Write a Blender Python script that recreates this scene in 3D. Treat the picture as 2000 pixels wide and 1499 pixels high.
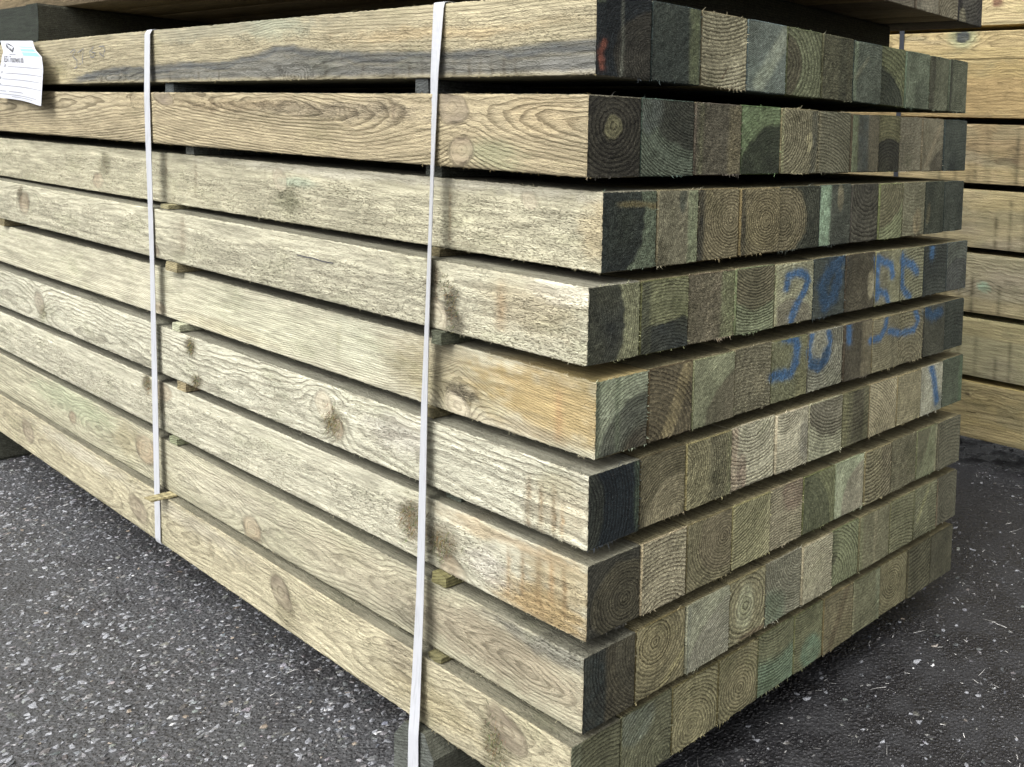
import bpy, math, random
import numpy as np
from mathutils import Vector, Matrix

random.seed(7)
rng = np.random.default_rng(7)
S = bpy.context.scene
C = S.collection
for o in list(bpy.data.objects):
    bpy.data.objects.remove(o)

# ------------------------------------------------------------------ camera
CAM_POS = (-0.8623, -1.0603, 1.1011)
RIGHT = Vector((0.5539, -0.8314, 0.0440))
DOWN = Vector((-0.0329, -0.0747, -0.9967))
FWD = Vector((0.8319, 0.5507, -0.0687))
cd = bpy.data.cameras.new("camera")
cam = bpy.data.objects.new("camera", cd)
C.objects.link(cam)
m3 = Matrix((RIGHT, -DOWN, -FWD)).transposed()
cam.matrix_world = Matrix.Translation(CAM_POS) @ m3.to_4x4()
cd.sensor_fit = 'HORIZONTAL'
cd.sensor_width = 36.0
cd.lens = 1821.85 / 2000 * 36.0
cd.shift_x = -0.7259 * 0.5
cd.shift_y = -0.3313 * 0.5
cd.clip_start = 0.02
cd.clip_end = 500
S.camera = cam

# ------------------------------------------------------------------ sky, sun, exposure
SUN_DIR = Vector((-0.60, -0.10, 0.79)).normalized()      # towards the sun
w = bpy.data.worlds.new("World")
S.world = w
w.use_nodes = True
nt = w.node_tree
bg = nt.nodes["Background"]
sky = nt.nodes.new("ShaderNodeTexSky")
sky.sky_type = 'NISHITA'
sky.sun_disc = False
sky.sun_elevation = math.asin(SUN_DIR.z)
sky.sun_rotation = math.atan2(SUN_DIR.x, SUN_DIR.y)
sky.air_density = 1.0
sky.dust_density = 6.0
sky.ozone_density = 1.0
hs = nt.nodes.new("ShaderNodeHueSaturation")            # an overcast, nearly grey sky
hs.inputs["Saturation"].default_value = 0.14
nt.links.new(sky.outputs[0], hs.inputs["Color"])
nt.links.new(hs.outputs[0], bg.inputs["Color"])
bg.inputs["Strength"].default_value = 0.15
sl = bpy.data.lights.new("sun", 'SUN')
sl.energy = 0.9
sl.angle = math.radians(55)
sl.color = (1.0, 0.99, 0.955)
so = bpy.data.objects.new("sun", sl)
C.objects.link(so)
so.rotation_euler = SUN_DIR.to_track_quat('Z', 'Y').to_euler()
S.view_settings.view_transform = 'Standard'
S.view_settings.look = 'None'
S.view_settings.gamma = 1.0
S.view_settings.use_curve_mapping = False
S.view_settings.exposure = 1.10

# ------------------------------------------------------------------ helpers
def lin(rgb):
    a = np.asarray(rgb, float) / 255.0
    return np.where(a <= 0.04045, a / 12.92, ((a + 0.055) / 1.055) ** 2.4)

def sstep(a, b, x):
    t = np.clip((x - a) / (b - a), 0, 1)
    return t * t * (3 - 2 * t)

def _hash(ix, iy, iz, seed):
    n = (ix.astype(np.uint32) * np.uint32(374761393) + iy.astype(np.uint32) * np.uint32(668265263)
         + iz.astype(np.uint32) * np.uint32(2147483647) + np.uint32((seed * 1274126177) & 0xffffffff))
    n = (n ^ (n >> np.uint32(13))) * np.uint32(1274126177)
    n = n ^ (n >> np.uint32(16))
    n = n * np.uint32(2246822519)
    n = n ^ (n >> np.uint32(15))
    return n.astype(np.float64) / 2147483648.0 - 1.0

def noise(x, y, z, seed=0):
    x, y, z = np.broadcast_arrays(np.asarray(x, float), np.asarray(y, float), np.asarray(z, float))
    fx, fy, fz = np.floor(x), np.floor(y), np.floor(z)
    tx, ty, tz = x - fx, y - fy, z - fz
    tx, ty, tz = [t * t * (3 - 2 * t) for t in (tx, ty, tz)]
    ix, iy, iz = fx.astype(np.int64), fy.astype(np.int64), fz.astype(np.int64)
    r = 0
    for a in (0, 1):
        for b in (0, 1):
            for c in (0, 1):
                wgt = (tx if a else 1 - tx) * (ty if b else 1 - ty) * (tz if c else 1 - tz)
                r = r + wgt * _hash(ix + a, iy + b, iz + c, seed)
    return r

def fbm(x, y, z, seed=0, oc=3):
    r, amp, tot = 0, 1.0, 0
    for k in range(oc):
        r = r + amp * noise(x, y, z, seed + 17 * k)
        tot += amp
        amp *= 0.5
        x, y, z = np.asarray(x) * 2.03, np.asarray(y) * 2.03, np.asarray(z) * 2.03
    return r / tot * 1.6

def mesh_quads(name, V, Q, smooth=True):
    me = bpy.data.meshes.new(name)
    V = np.ascontiguousarray(V, np.float32)
    Q = np.ascontiguousarray(Q, np.int32)
    n = Q.shape[1]
    me.vertices.add(len(V))
    me.vertices.foreach_set("co", V.ravel())
    me.loops.add(Q.size)
    me.loops.foreach_set("vertex_index", Q.ravel())
    me.polygons.add(len(Q))
    me.polygons.foreach_set("loop_start", np.arange(0, Q.size, n, dtype=np.int32))
    me.polygons.foreach_set("use_smooth", np.full(len(Q), smooth))
    me.update(calc_edges=True)
    me.validate()
    return me

def attr(me, name, typ, data):
    a = me.attributes.new(name, typ, 'POINT')
    key = {'FLOAT': 'value', 'FLOAT_VECTOR': 'vector', 'FLOAT_COLOR': 'color'}[typ]
    a.data.foreach_set(key, np.ascontiguousarray(data, np.float32).ravel())

def link(name, me, m, parent=None, loc=None):
    o = bpy.data.objects.new(name, me)
    C.objects.link(o)
    if m and not me.materials:
        me.materials.append(m)
    if loc is not None:
        o.location = loc
    if parent:
        o.parent = parent
    return o

def tag(o, label, cat, group=None):
    o['label'] = label
    o['category'] = cat
    o['kind'] = 'thing'
    if group:
        o['group'] = group

def grid_faces(na, nb, off=0, flip=False):
    a, b = np.meshgrid(np.arange(na - 1), np.arange(nb - 1), indexing='ij')
    i = (a * nb + b).ravel() + off
    q = np.stack([i, i + nb, i + nb + 1, i + 1], 1)
    return q[:, ::-1] if flip else q

# ------------------------------------------------------------------ node materials
def new_mat(name):
    m = bpy.data.materials.new(name)
    m.use_nodes = True
    t = m.node_tree
    return m, t, t.nodes["Principled BSDF"]

class NB:
    def __init__(s, t):
        s.t = t
    def n(s, typ, **kw):
        nd = s.t.nodes.new(typ)
        for k, v in kw.items():
            setattr(nd, k, v)
        return nd
    def l(s, a, b):
        s.t.links.new(a, b)
    def put(s, sock, v):
        if hasattr(v, 'is_output'):
            s.l(v, sock)
        elif v is not None:
            sock.default_value = v
    def m(s, op, a, b=None, c=None, clamp=False):
        nd = s.n("ShaderNodeMath", operation=op, use_clamp=clamp)
        for k, v in enumerate((a, b, c)):
            s.put(nd.inputs[k], v)
        return nd.outputs[0]
    def mix(s, f, a, b, blend='MIX'):
        nd = s.n("ShaderNodeMix", data_type='RGBA', blend_type=blend)
        s.put(nd.inputs[0], f)
        s.put(nd.inputs[6], a)
        s.put(nd.inputs[7], b)
        return nd.outputs[2]
    def sep(s, v):
        nd = s.n("ShaderNodeSeparateXYZ")
        s.l(v, nd.inputs[0])
        return nd.outputs
    def scale(s, v, xyz, off=None):
        nd = s.n("ShaderNodeVectorMath", operation='MULTIPLY')
        s.l(v, nd.inputs[0])
        nd.inputs[1].default_value = xyz
        if off is None:
            return nd.outputs[0]
        ad = s.n("ShaderNodeVectorMath", operation='ADD')
        s.l(nd.outputs[0], ad.inputs[0])
        s.put(ad.inputs[1], off)
        return ad.outputs[0]
    def noise(s, v, sc=1.0, det=3.0, rough=0.55, dist=0.0):
        nd = s.n("ShaderNodeTexNoise")
        s.l(v, nd.inputs["Vector"])
        nd.inputs["Scale"].default_value = sc
        nd.inputs["Detail"].default_value = det
        nd.inputs["Roughness"].default_value = rough
        nd.inputs["Distortion"].default_value = dist
        return nd.outputs[0]
    def rng(s, v, a, b, c=0.0, d=1.0, smooth=True):
        nd = s.n("ShaderNodeMapRange", interpolation_type='SMOOTHSTEP' if smooth else 'LINEAR')
        s.put(nd.inputs[0], v)
        for k, x in enumerate((a, b, c, d)):
            s.put(nd.inputs[1 + k], x)
        return nd.outputs[0]

def timber_material():
    """Sawn, pressure-treated softwood. Vertex attributes: wood_colour, and wood = (ring count, ring contrast, woolliness)."""
    m, t, P = new_mat("treated_timber")
    b = NB(t)
    ac = b.n("ShaderNodeAttribute", attribute_name="wood_colour")
    aw = b.n("ShaderNodeAttribute", attribute_name="wood")
    ring, rs, fz = b.sep(aw.outputs["Vector"])
    tc = b.n("ShaderNodeTexCoord")
    oi = b.n("ShaderNodeObjectInfo")
    ro = b.m('MULTIPLY', oi.outputs["Random"], 137.0)
    offs = b.n("ShaderNodeCombineXYZ")
    for k in range(3):
        b.l(ro, offs.inputs[k])
    off = offs.outputs[0]
    ob = tc.outputs["Object"]
    # annual rings: soft rise, crisp dark latewood line
    jit = b.noise(b.scale(ob, (90, 14, 90), off), 1.0, 2.0)
    ge = b.n("ShaderNodeNewGeometry")
    endg = b.rng(b.m('MULTIPLY', b.sep(ge.outputs["True Normal"])[1], -1.0), 0.6, 0.9)
    jit2 = b.noise(b.scale(ob, (300, 20, 300), off), 1.0, 2.0, 0.6)
    r2 = b.m('ADD', ring, b.m('MULTIPLY', b.m('SUBTRACT', jit, 0.5), 0.6))
    r2 = b.m('ADD', r2, b.m('MULTIPLY', b.m('SUBTRACT', jit2, 0.5), b.m('MULTIPLY_ADD', endg, 0.75, 0.25)))
    fr = b.m('FRACT', r2)
    late = b.m('MULTIPLY', b.rng(fr, 0.42, 0.86), b.rng(fr, 1.0, 0.93))
    yr = b.noise(b.scale(aw.outputs["Vector"], (0.37, 0, 0), off), 1.0, 1.0)   # wide and narrow years differ
    late = b.m('MULTIPLY', late, b.rng(yr, 0.30, 0.62, 0.35, 1.0))
    late = b.m('MULTIPLY', late, rs, clamp=True)
    # fibre streaks along the beam, speckle on the end grain
    st = b.noise(b.scale(ob, (160, 9, 160), off), 1.0, 4.0, 0.6)
    wool = b.noise(b.scale(ob, (150, 30, 150), off), 1.0, 4.0, 0.62, 0.8)
    fine = b.noise(b.scale(ob, (900, 300, 900), off), 1.0, 2.0, 0.6)
    blot = b.noise(b.scale(ob, (16, 5, 16), off), 1.0, 3.0)
    saw = b.noise(b.scale(ob, (2, 520, 6), off), 1.0, 2.0)
    early = b.m('MULTIPLY', b.m('MULTIPLY', b.rng(fr, 0.0, 0.12), b.rng(fr, 0.42, 0.14)), rs, clamp=True)
    col = b.mix(b.m('MULTIPLY', late, 0.88), ac.outputs["Color"], b.mix(1.0, ac.outputs["Color"], (0.26, 0.235, 0.20, 1), 'MULTIPLY'))
    col = b.mix(1.0, col, b.mix(b.rng(st, 0.28, 0.75), (0.70, 0.69, 0.66, 1), (1.22, 1.21, 1.18, 1)), 'MULTIPLY')
    col = b.mix(b.m('MULTIPLY', b.rng(wool, 0.50, 0.36), b.m('MULTIPLY', fz, 0.34)), col, b.mix(1.0, col, (0.36, 0.33, 0.28, 1), 'MULTIPLY'))  # relief shading in the colour: pits darkened here, tops lightened next
    col = b.mix(b.m('MULTIPLY', b.rng(wool, 0.50, 0.66), b.m('MULTIPLY', fz, 0.30)), col, b.mix(1.0, col, (1.55, 1.53, 1.5, 1), 'MULTIPLY'))
    rip = b.noise(b.scale(ob, (430, 125, 430), off), 1.0, 2.0, 0.55, 0.9)
    crev = b.m('MULTIPLY', b.rng(b.m('SUBTRACT', 0.5, rip), 0.03, 0.14), b.rng(blot, 0.35, 0.55, 0.45, 1.0))
    col = b.mix(b.m('MULTIPLY', crev, b.m('MULTIPLY', fz, 0.80)), col, b.mix(1.0, col, (0.34, 0.32, 0.28, 1), 'MULTIPLY'))  # occlusion of the crevices painted as dark lines
    col = b.mix(b.rng(blot, 0.52, 0.80, 0.0, 0.5), col, b.mix(1.0, col, (0.66, 0.70, 0.60, 1), 'MULTIPLY'))
    col = b.mix(b.rng(saw, 0.62, 0.78, 0.0, 0.22), col, b.mix(1.0, col, (0.55, 0.5, 0.45, 1), 'MULTIPLY'))
    tear = b.noise(b.scale(ob, (520, 60, 520), off), 1.0, 3.0, 0.7, 0.8)
    col = b.mix(b.m('MULTIPLY', b.rng(tear, 0.50, 0.36), b.m('MULTIPLY', endg, b.m('MULTIPLY_ADD', fz, 0.5, 0.12))), col, b.mix(1.0, col, (0.30, 0.29, 0.27, 1), 'MULTIPLY'))  # end grain: shaded pits and lit ridges put into the colour
    col = b.mix(b.m('MULTIPLY', b.rng(tear, 0.53, 0.70), b.m('MULTIPLY', endg, b.m('MULTIPLY_ADD', fz, 0.6, 0.22))), col, b.mix(1.0, col, (2.1, 2.05, 1.9, 1), 'MULTIPLY'))
    col = b.mix(b.m('MULTIPLY', early, b.m('MULTIPLY_ADD', endg, 0.42, 0.10)), col, b.mix(1.0, col, (1.7, 1.66, 1.58, 1), 'MULTIPLY'))
    glint = b.rng(fine, 0.64, 0.74)  # glints of the fibres, painted as pale flecks
    col = b.mix(b.m('MULTIPLY', glint, b.m('MULTIPLY_ADD', endg, 0.22, 0.16)), col, (0.46, 0.43, 0.36, 1))
    b.l(col, P.inputs["Base Color"])
    P.inputs["Roughness"].default_value = 0.82
    P.inputs["Specular IOR Level"].default_value = 0.22
    h = b.m('MULTIPLY', late, -0.55)
    h = b.m('ADD', h, b.m('MULTIPLY', st, 0.35))
    h = b.m('ADD', h, b.m('MULTIPLY', wool, b.m('MULTIPLY_ADD', fz, 1.15, 0.25)))
    h = b.m('ADD', h, b.m('MULTIPLY', fine, 0.30))
    h = b.m('ADD', h, b.m('MULTIPLY', crev, b.m('MULTIPLY', fz, -0.7)))
    h = b.m('ADD', h, b.m('MULTIPLY', rip, b.m('MULTIPLY', fz, 2.0)))
    h = b.m('ADD', h, b.m('MULTIPLY', saw, 0.22))
    h = b.m('ADD', h, b.m('MULTIPLY', tear, b.m('MULTIPLY', endg, 1.3)))
    bp = b.n("ShaderNodeBump")
    bp.inputs["Strength"].default_value = 0.9
    bp.inputs["Distance"].default_value = 0.0030
    b.l(h, bp.inputs["Height"])
    b.l(bp.outputs[0], P.inputs["Normal"])
    return m

def fibre_material():
    m, t, P = new_mat("torn_fibre")
    b = NB(t)
    ac = b.n("ShaderNodeAttribute", attribute_name="wood_colour")
    b.l(ac.outputs["Color"], P.inputs["Base Color"])
    P.inputs["Roughness"].default_value = 0.8
    P.inputs["Specular IOR Level"].default_value = 0.15
    return m

TIMBER = timber_material()
FIBRE = fibre_material()

# ------------------------------------------------------------------ the layers of the stack
ZT = [1.3076, 1.1606, 1.0237, 0.8905, 0.7536, 0.6195, 0.4852, 0.3491, 0.2180]
ZB = [1.1871, 1.0429, 0.9061, 0.7763, 0.6380, 0.5067, 0.3699, 0.2314, 0.1000]
EX = [0.0054, -0.0046, 0.0190, -0.0068, 0.0081, -0.0015, 0.0011, -0.0019, -0.0160]
EY = [0.0086, 0.0091, 0.0031, -0.0023, -0.0052, -0.0057, -0.0046, -0.0048, 0.0018]
SA = [0.0062, 0.0154, 0.0119, 0.0025, 0.0016, -0.0026, -0.0127, -0.0132, -0.0199]
SB = [-0.0039, -0.0010, -0.0016, 0.0017, 0.0017, 0.0016, 0.0026, 0.0054, 0.0115]
BX = [[0.003, 0.108, 0.211, 0.319, 0.422, 0.523, 0.621, 0.721, 0.816, 0.913, 0.998, 1.08],
      [-0.004, 0.093, 0.203, 0.311, 0.414, 0.522, 0.626, 0.723, 0.805, 0.896, 0.988, 1.093],
      [0.021, 0.123, 0.209, 0.307, 0.41, 0.529, 0.631, 0.725, 0.813, 0.906, 0.991, 1.081],
      [-0.005, 0.09, 0.189, 0.297, 0.397, 0.509, 0.611, 0.713, 0.81, 0.907, 1.008, 1.106],
      [0.01, 0.108, 0.201, 0.299, 0.396, 0.501, 0.612, 0.708, 0.811, 0.913, 1.007, 1.1],
      [0.001, 0.096, 0.192, 0.298, 0.413, 0.506, 0.614, 0.708, 0.814, 0.913, 1.01, 1.108],
      [0.005, 0.102, 0.197, 0.304, 0.406, 0.502, 0.603, 0.704, 0.805, 0.91, 1.001, 1.105],
      [-0.002, 0.097, 0.203, 0.305, 0.401, 0.506, 0.601, 0.695, 0.81, 0.909, 1.01, 1.108],
      [-0.019, 0.077, 0.183, 0.29, 0.393, 0.497, 0.587, 0.688, 0.792, 0.905, 1.003, 1.109]]
LEN = 4.2
def ztop(r, x, y):
    return ZT[r] + SA[r] * x + SB[r] * y
def zbot(r, x, y):
    return ZB[r] + SA[r] * x + SB[r] * y

# ------------------------------------------------------------------ what each beam end looks like
# (words, colour, heart colour or None, pith u, pith v, heart radius (<0: outside), ring contrast, ring spacing mm, woolliness, marks)
# marks: v = upright stripe, h = level stripe, e = ellipse, b = slanting band
K, DG, OL, TG, BR = (27, 33, 38), (52, 60, 54), (102, 98, 70), (126, 118, 94), (58, 50, 40)
ENDS = [
 [("blue-black", K, (44, 41, 35), 1.05, .25, .72, .7, 4.5, .6, [('v', .46, .48, (92, 98, 96)), ('e', .1, .95, .1, .12, (60, 74, 58))]),
  ("near-black green", (42, 51, 49), None, -1.5, .5, 0, .25, 3, .6, [('v', .76, .96, (78, 88, 56))]),
  ("tan ringed", (116, 109, 86), None, .25, 2.0, 0, .9, 6, .4, [('e', .85, -.02, .42, .5, (150, 142, 116)), ('v', .86, 1.0, (132, 124, 98)), ('b', .45, .12, .6, .3, .012, (84, 58, 34))]),
  ("blue-grey", (84, 96, 95), None, -.5, 1.5, 0, .6, 3, .15, [('b', .3, .1, 1.0, .9, .16, (118, 126, 114))]),
  ("brown and green", (82, 88, 62), (62, 57, 44), -.1, .45, .55, .7, 9, .4, []),
  ("mossy brown", (68, 68, 50), None, .3, -1, 0, .3, 6, .9, [('v', .55, .8, (56, 58, 44))]),
  ("slate green", (60, 70, 64), None, .7, .2, 0, .4, 5, .5, [('v', 0, .14, (92, 108, 88)), ('b', .1, .4, .5, .75, .05, (84, 86, 70))]),
  ("moss green with black heart", (72, 78, 48), (38, 44, 38), .1, -.1, .92, .6, 9, .3, []),
  ("sage green", (80, 92, 76), None, .8, .5, 0, .3, 6, .5, [('e', .7, .2, .35, .4, (60, 70, 60))]),
  ("drab green", (72, 76, 60), None, .1, .5, 0, .4, 6, .4, [('v', 0, .3, (50, 50, 40))]),
  ("dark drab", (64, 70, 57), None, .5, .4, 0, .5, 5, .3, [('v', 0, .12, (44, 46, 40))])],
 [("dark brown round-ringed", (44, 41, 35), (92, 88, 58), .47, .63, .16, 1.0, 7, .35, []),
  ("dark-ringed green", (64, 77, 68), (41, 40, 35), 1.0, 1.15, .86, .95, 4.5, .3, [('e', .15, .85, .25, .3, (58, 68, 70))]),
  ("rough grey-brown", (76, 70, 60), None, .4, 1.9, 0, .15, 5, 1.0, [('v', .70, .98, (100, 90, 64)), ('v', .06, .16, (80, 80, 56))]),
  ("moss-topped black-hearted", (78, 98, 62), (33, 37, 30), .95, -.1, .98, .35, 6, .3, []),
  ("pale-edged ringed olive", (106, 100, 76), None, -.05, .62, 0, .85, 6, .6, [('v', .8, .97, (66, 68, 62)), ('v', 0, .06, (142, 142, 98)), ('e', .75, .5, .08, .16, (134, 126, 90))]),
  ("grey arc-ringed", (82, 80, 64), None, .1, -.55, 0, .85, 6, .4, [('v', .0, .06, (112, 104, 78))]),
  ("dark blue-edged brown", (74, 68, 54), None, -1, .4, 0, .4, 4, .4, [('v', 0, .2, (92, 106, 76)), ('v', .22, .6, (54, 64, 68))]),
  ("black-hearted olive", (70, 68, 40), (33, 33, 29), .5, .0, .9, .7, 7, .3, []),
  ("plain taupe", (98, 92, 76), None, .3, 1.9, 0, .2, 6, .7, []),
  ("taupe dark-cornered", (94, 87, 70), (60, 55, 47), 1.1, -.1, .72, .2, 6, .3, [('b', .2, .1, .9, .95, .07, (112, 100, 78))]),
  ("flat dark green", (46, 54, 52), None, .5, 2, 0, .15, 6, .3, [])],
 [("black tan-striped", (74, 88, 72), K, -.25, .62, 1.03, .25, 4, 1.0, [('h', .79, .86, (98, 86, 46))]),
  ("grey-olive green-edged", (98, 93, 74), None, -.8, .6, 0, .5, 3.5, .5, [('v', .74, 1.0, (104, 114, 84)), ('e', .1, .1, .16, .3, (62, 58, 44)), ('e', .6, .9, .1, .25, (52, 58, 54))]),
  ("round-ringed tan", (104, 93, 66), (104, 93, 66), .80, .55, .62, .9, 5, .4, [('v', 0, .16, (46, 46, 44))]),
  ("bull's-eye ringed tan", (106, 95, 67), (110, 98, 66), .62, .50, .5, .9, 5, .6, [('v', 0, .12, (52, 50, 42))]),
  ("half tan half dark", (50, 54, 46), (104, 93, 66), .1, .45, .55, .8, 6, .5, []),
  ("verdigris-striped", (56, 62, 58), None, .9, .5, 0, .3, 5, .6, [('v', 0, .34, (116, 146, 120)), ('e', .65, .8, .1, .25, (104, 96, 74))]),
  ("dark wavy-ringed", (60, 58, 52), None, .6, .95, 0, .95, 9, .4, []),
  ("brown-hearted green", (98, 104, 70), (82, 76, 54), -.05, 1.05, 1.15, .6, 7, .2, []),
  ("knotted khaki", (96, 93, 72), None, .5, 1.5, 0, .3, 7, .5, [('e', .65, .25, .17, .25, (126, 110, 76)), ('e', .65, .25, .07, .13, (92, 84, 62))]),
  ("blackish green", (48, 54, 46), None, .3, .5, 0, .3, 7, .4, [('e', .2, .4, .1, .2, (72, 68, 48))]),
  ("darkest", (44, 51, 47), None, .5, .5, 0, .25, 7, .3, [])],
 [("black-hearted olive green", (112, 113, 82), K, -.35, .50, 1.08, .5, 4, .7, []),
  ("black-bottomed", (86, 88, 58), (31, 37, 42), .55, -.62, 1.22, .85, 5, .15, [('v', 0, .2, (58, 62, 48))]),
  ("brown green-striped", (96, 87, 70), None, .4, 1.9, 0, .2, 5, .9, [('v', .72, 1.0, (106, 112, 74))]),
  ("brown arc-ringed", (98, 106, 78), (82, 73, 55), .52, 1.35, 1.12, .95, 5, .15, []),
  ("pale", (128, 126, 99), (100, 94, 80), .4, -.2, .65, .4, 5, .5, [('v', 0, .08, (150, 148, 110))]),
  ("dark blue-washed", (50, 58, 58), None, .4, 1.7, 0, .2, 5, .4, []),
  ("dark brown patchy", (63, 57, 45), None, .3, .4, 0, .3, 6, .5, [('e', .88, .42, .14, .26, (138, 128, 98))]),
  ("olive split-toned", (104, 102, 74), None, .2, 1.6, 0, .2, 7, .3, [('v', .0, .5, (92, 88, 70))]),
  ("ribbed olive", (98, 98, 74), None, .9, -1, 0, .8, 7, .4, []),
  ("night-dark", (44, 50, 49), None, .5, -1.5, 0, .6, 8, .3, []),
  ("slate dark-hearted", (60, 67, 66), (50, 54, 58), .6, -.05, .85, .5, 7, .2, [])],
 [("pale-topped dark half-moon", (122, 130, 110), (46, 50, 52), .95, -.05, .86, .85, 5, .1, [('v', 0, .09, (54, 64, 50)), ('v', .36, .44, (70, 82, 66)), ('e', .95, .0, .45, .3, (58, 50, 40))]),
  ("tan-banded brown", (74, 64, 46), None, -.1, -.1, 0, 1.0, 7, .35, [('b', .38, .0, 1.0, 1.1, .14, (116, 101, 64))]),
  ("brown-hearted sage", (106, 109, 82), (79, 71, 57), 1.45, -.15, 1.12, .35, 4, .2, []),
  ("rough taupe", (102, 96, 76), None, .3, -1.6, 0, .5, 6, .9, [('e', .7, .4, .2, .2, (122, 114, 90))]),
  ("yellow-green", (92, 93, 64), None, .8, .5, 0, .3, 6, .5, [('v', .7, 1., (98, 96, 62))]),
  ("grey ringed", (110, 109, 96), None, .3, .75, 0, .7, 6, .4, []),
  ("half brown", (62, 56, 45), None, -.5, .5, 0, .2, 6, .3, [('v', .62, 1.0, (98, 88, 66))]),
  ("plain tan", (104, 97, 72), None, .2, 1.6, 0, .4, 5, .4, [('v', .72, .78, (80, 74, 56))]),
  ("scallop-ringed", (98, 91, 68), None, .4, -.1, 0, .9, 8, .5, []),
  ("dim brown", (52, 53, 45), None, .5, .5, 0, .3, 6, .3, []),
  ("dusky green", (41, 47, 43), None, .5, -1.2, 0, .5, 9, .3, [])],
 [("ink-black", (24, 32, 39), (40, 44, 40), -.75, .48, 1.1, .9, 5.5, .5, [('v', .9, 1.0, (46, 62, 50))]),
  ("brown arch-ringed", (76, 69, 49), (112, 102, 76), .80, .05, .66, .85, 4.5, .3, []),
  ("olive two-toned", (118, 111, 78), None, -.2, .6, 0, .6, 5, .6, [('v', .5, .86, (86, 82, 62)), ('v', .88, 1.0, (106, 106, 74))]),
  ("whitish knotted", (156, 150, 128), None, .45, 1.25, 0, .75, 6, .35, [('v', 0, .16, (154, 132, 112)), ('e', .25, .25, .13, .34, (122, 100, 88))]),
  ("whitish wavy-ringed", (152, 145, 124), None, .2, 1.25, 0, .75, 5, .35, [('e', .9, .4, .2, .4, (120, 116, 106))]),
  ("dark-topped ribbed", (132, 131, 108), (88, 83, 72), .75, 1.55, 1.22, .9, 6, .35, []),
  ("moss-brown ribbed", (84, 82, 58), None, .4, 2, 0, .6, 8, .4, [('v', .36, .8, (62, 58, 47)), ('v', .0, .2, (100, 98, 62))]),
  ("sandy diagonal-ringed", (124, 114, 87), None, -.4, -.3, 0, .7, 5.5, .2, []),
  ("plain sandy", (118, 109, 80), None, .5, 1.8, 0, .15, 6, .5, []),
  ("pale grey", (136, 134, 118), None, .2, .5, 0, .2, 6, .5, [('e', .9, .15, .3, .2, (88, 94, 90))]),
  ("bottle green", (54, 64, 53), None, .5, 1.5, 0, .2, 6, .2, [('v', .82, 1., (56, 78, 58))])],
 [("dusky brown", (46, 45, 40), (62, 57, 44), .72, .35, .62, .8, 5, .5, []),
  ("light rough", (138, 128, 104), None, .5, -.35, 0, .9, 6.5, .65, []),
  ("wide-ringed brown", (95, 88, 62), (90, 80, 60), .82, .62, .55, 1.0, 5, .2, []),
  ("olive-yellow ringed", (114, 110, 76), None, -.05, 1.3, 0, .95, 5.5, .15, [('v', .0, .04, (150, 142, 96)), ('e', .98, .3, .16, .6, (134, 128, 92))]),
  ("light taupe wavy", (130, 121, 98), None, .6, -1.3, 0, .8, 5, .5, [('e', .7, .8, .4, .3, (116, 96, 82))]),
  ("dark green wedge", (90, 94, 60), (60, 65, 45), -.2, .15, 1.05, .3, 7, .3, []),
  ("pale split-toned", (124, 131, 104), (116, 108, 93), 1.35, .0, 1.12, .3, 6, .2, []),
  ("coarse-ringed olive", (110, 103, 76), None, .2, 1.2, 0, .9, 8, .5, [('v', .62, 1.0, (96, 88, 68))]),
  ("brown-olive", (88, 84, 63), None, .3, 1.5, 0, .2, 6, .7, []),
  ("green with brown wedge", (94, 98, 70), (80, 77, 58), -.55, 1.1, 1.22, .2, 7, .2, [('v', .9, 1., (110, 106, 80))]),
  ("dull brown", (76, 74, 61), None, .5, -.8, 0, .6, 8, .3, [])],
 [("black-edged brown", (58, 53, 42), (58, 54, 44), 1.5, .8, .9, .9, 5, .4, [('v', 0, .42, (36, 44, 46))]),
  ("tan swirl-ringed", (104, 95, 65), (118, 107, 72), .38, .70, .40, .85, 6, .35, [('b', .45, -.02, 1.05, .42, .06, (130, 120, 76))]),
  ("grey arc-ringed", (120, 121, 103), (116, 113, 102), 1.1, -.15, 1.12, .85, 4.5, .2, [('v', 0, .08, (104, 108, 98))]),
  ("knot-swirled", (108, 102, 74), None, .45, .52, 0, .9, 8, .3, [('e', .45, .52, .26, .36, (134, 134, 106)), ('e', .45, .5, .12, .2, (108, 108, 80)), ('h', -.1, .1, (92, 74, 54))]),
  ("grey green-cornered", (111, 109, 94), None, .9, .9, 0, .6, 5, .6, [('e', .1, .15, .5, .4, (96, 110, 92))]),
  ("light arch-ringed", (134, 128, 106), None, .9, -.15, 0, .85, 5, .2, []),
  ("green swirl-ringed", (90, 96, 66), None, .05, .25, 0, .95, 7, .2, [('e', .1, .5, .1, .1, (58, 58, 44))]),
  ("dim olive streaked", (94, 91, 67), None, .5, 1.8, 0, .2, 7, .4, [('v', .5, .54, (130, 120, 90)), ('v', 0, .12, (104, 106, 72))]),
  ("ribbed dim olive", (90, 90, 64), None, .3, -1.6, 0, .9, 7, .4, []),
  ("dim moss", (81, 82, 60), None, .8, -1, 0, .7, 7, .4, [('b', .2, .4, .7, 1., .06, (98, 98, 62))]),
  ("umber", (68, 66, 55), None, .6, .4, 0, .5, 8, .2, [('v', .0, .05, (116, 92, 66))])],
 [("mossy grey ringed", (78, 79, 58), None, .65, -.3, 0, .85, 6.5, .3, [('v', 0, .2, (86, 92, 74))]),
  ("green-grey ringed", (82, 83, 62), None, .85, .15, 0, .85, 6, .35, [('e', .3, .8, .35, .3, (84, 92, 84))]),
  ("large-ringed olive", (98, 92, 62), (102, 95, 64), .42, .25, .5, 1.0, 6, .2, []),
  ("round-ringed olive", (98, 92, 62), (104, 96, 66), .55, .38, .4, .9, 6, .25, []),
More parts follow.
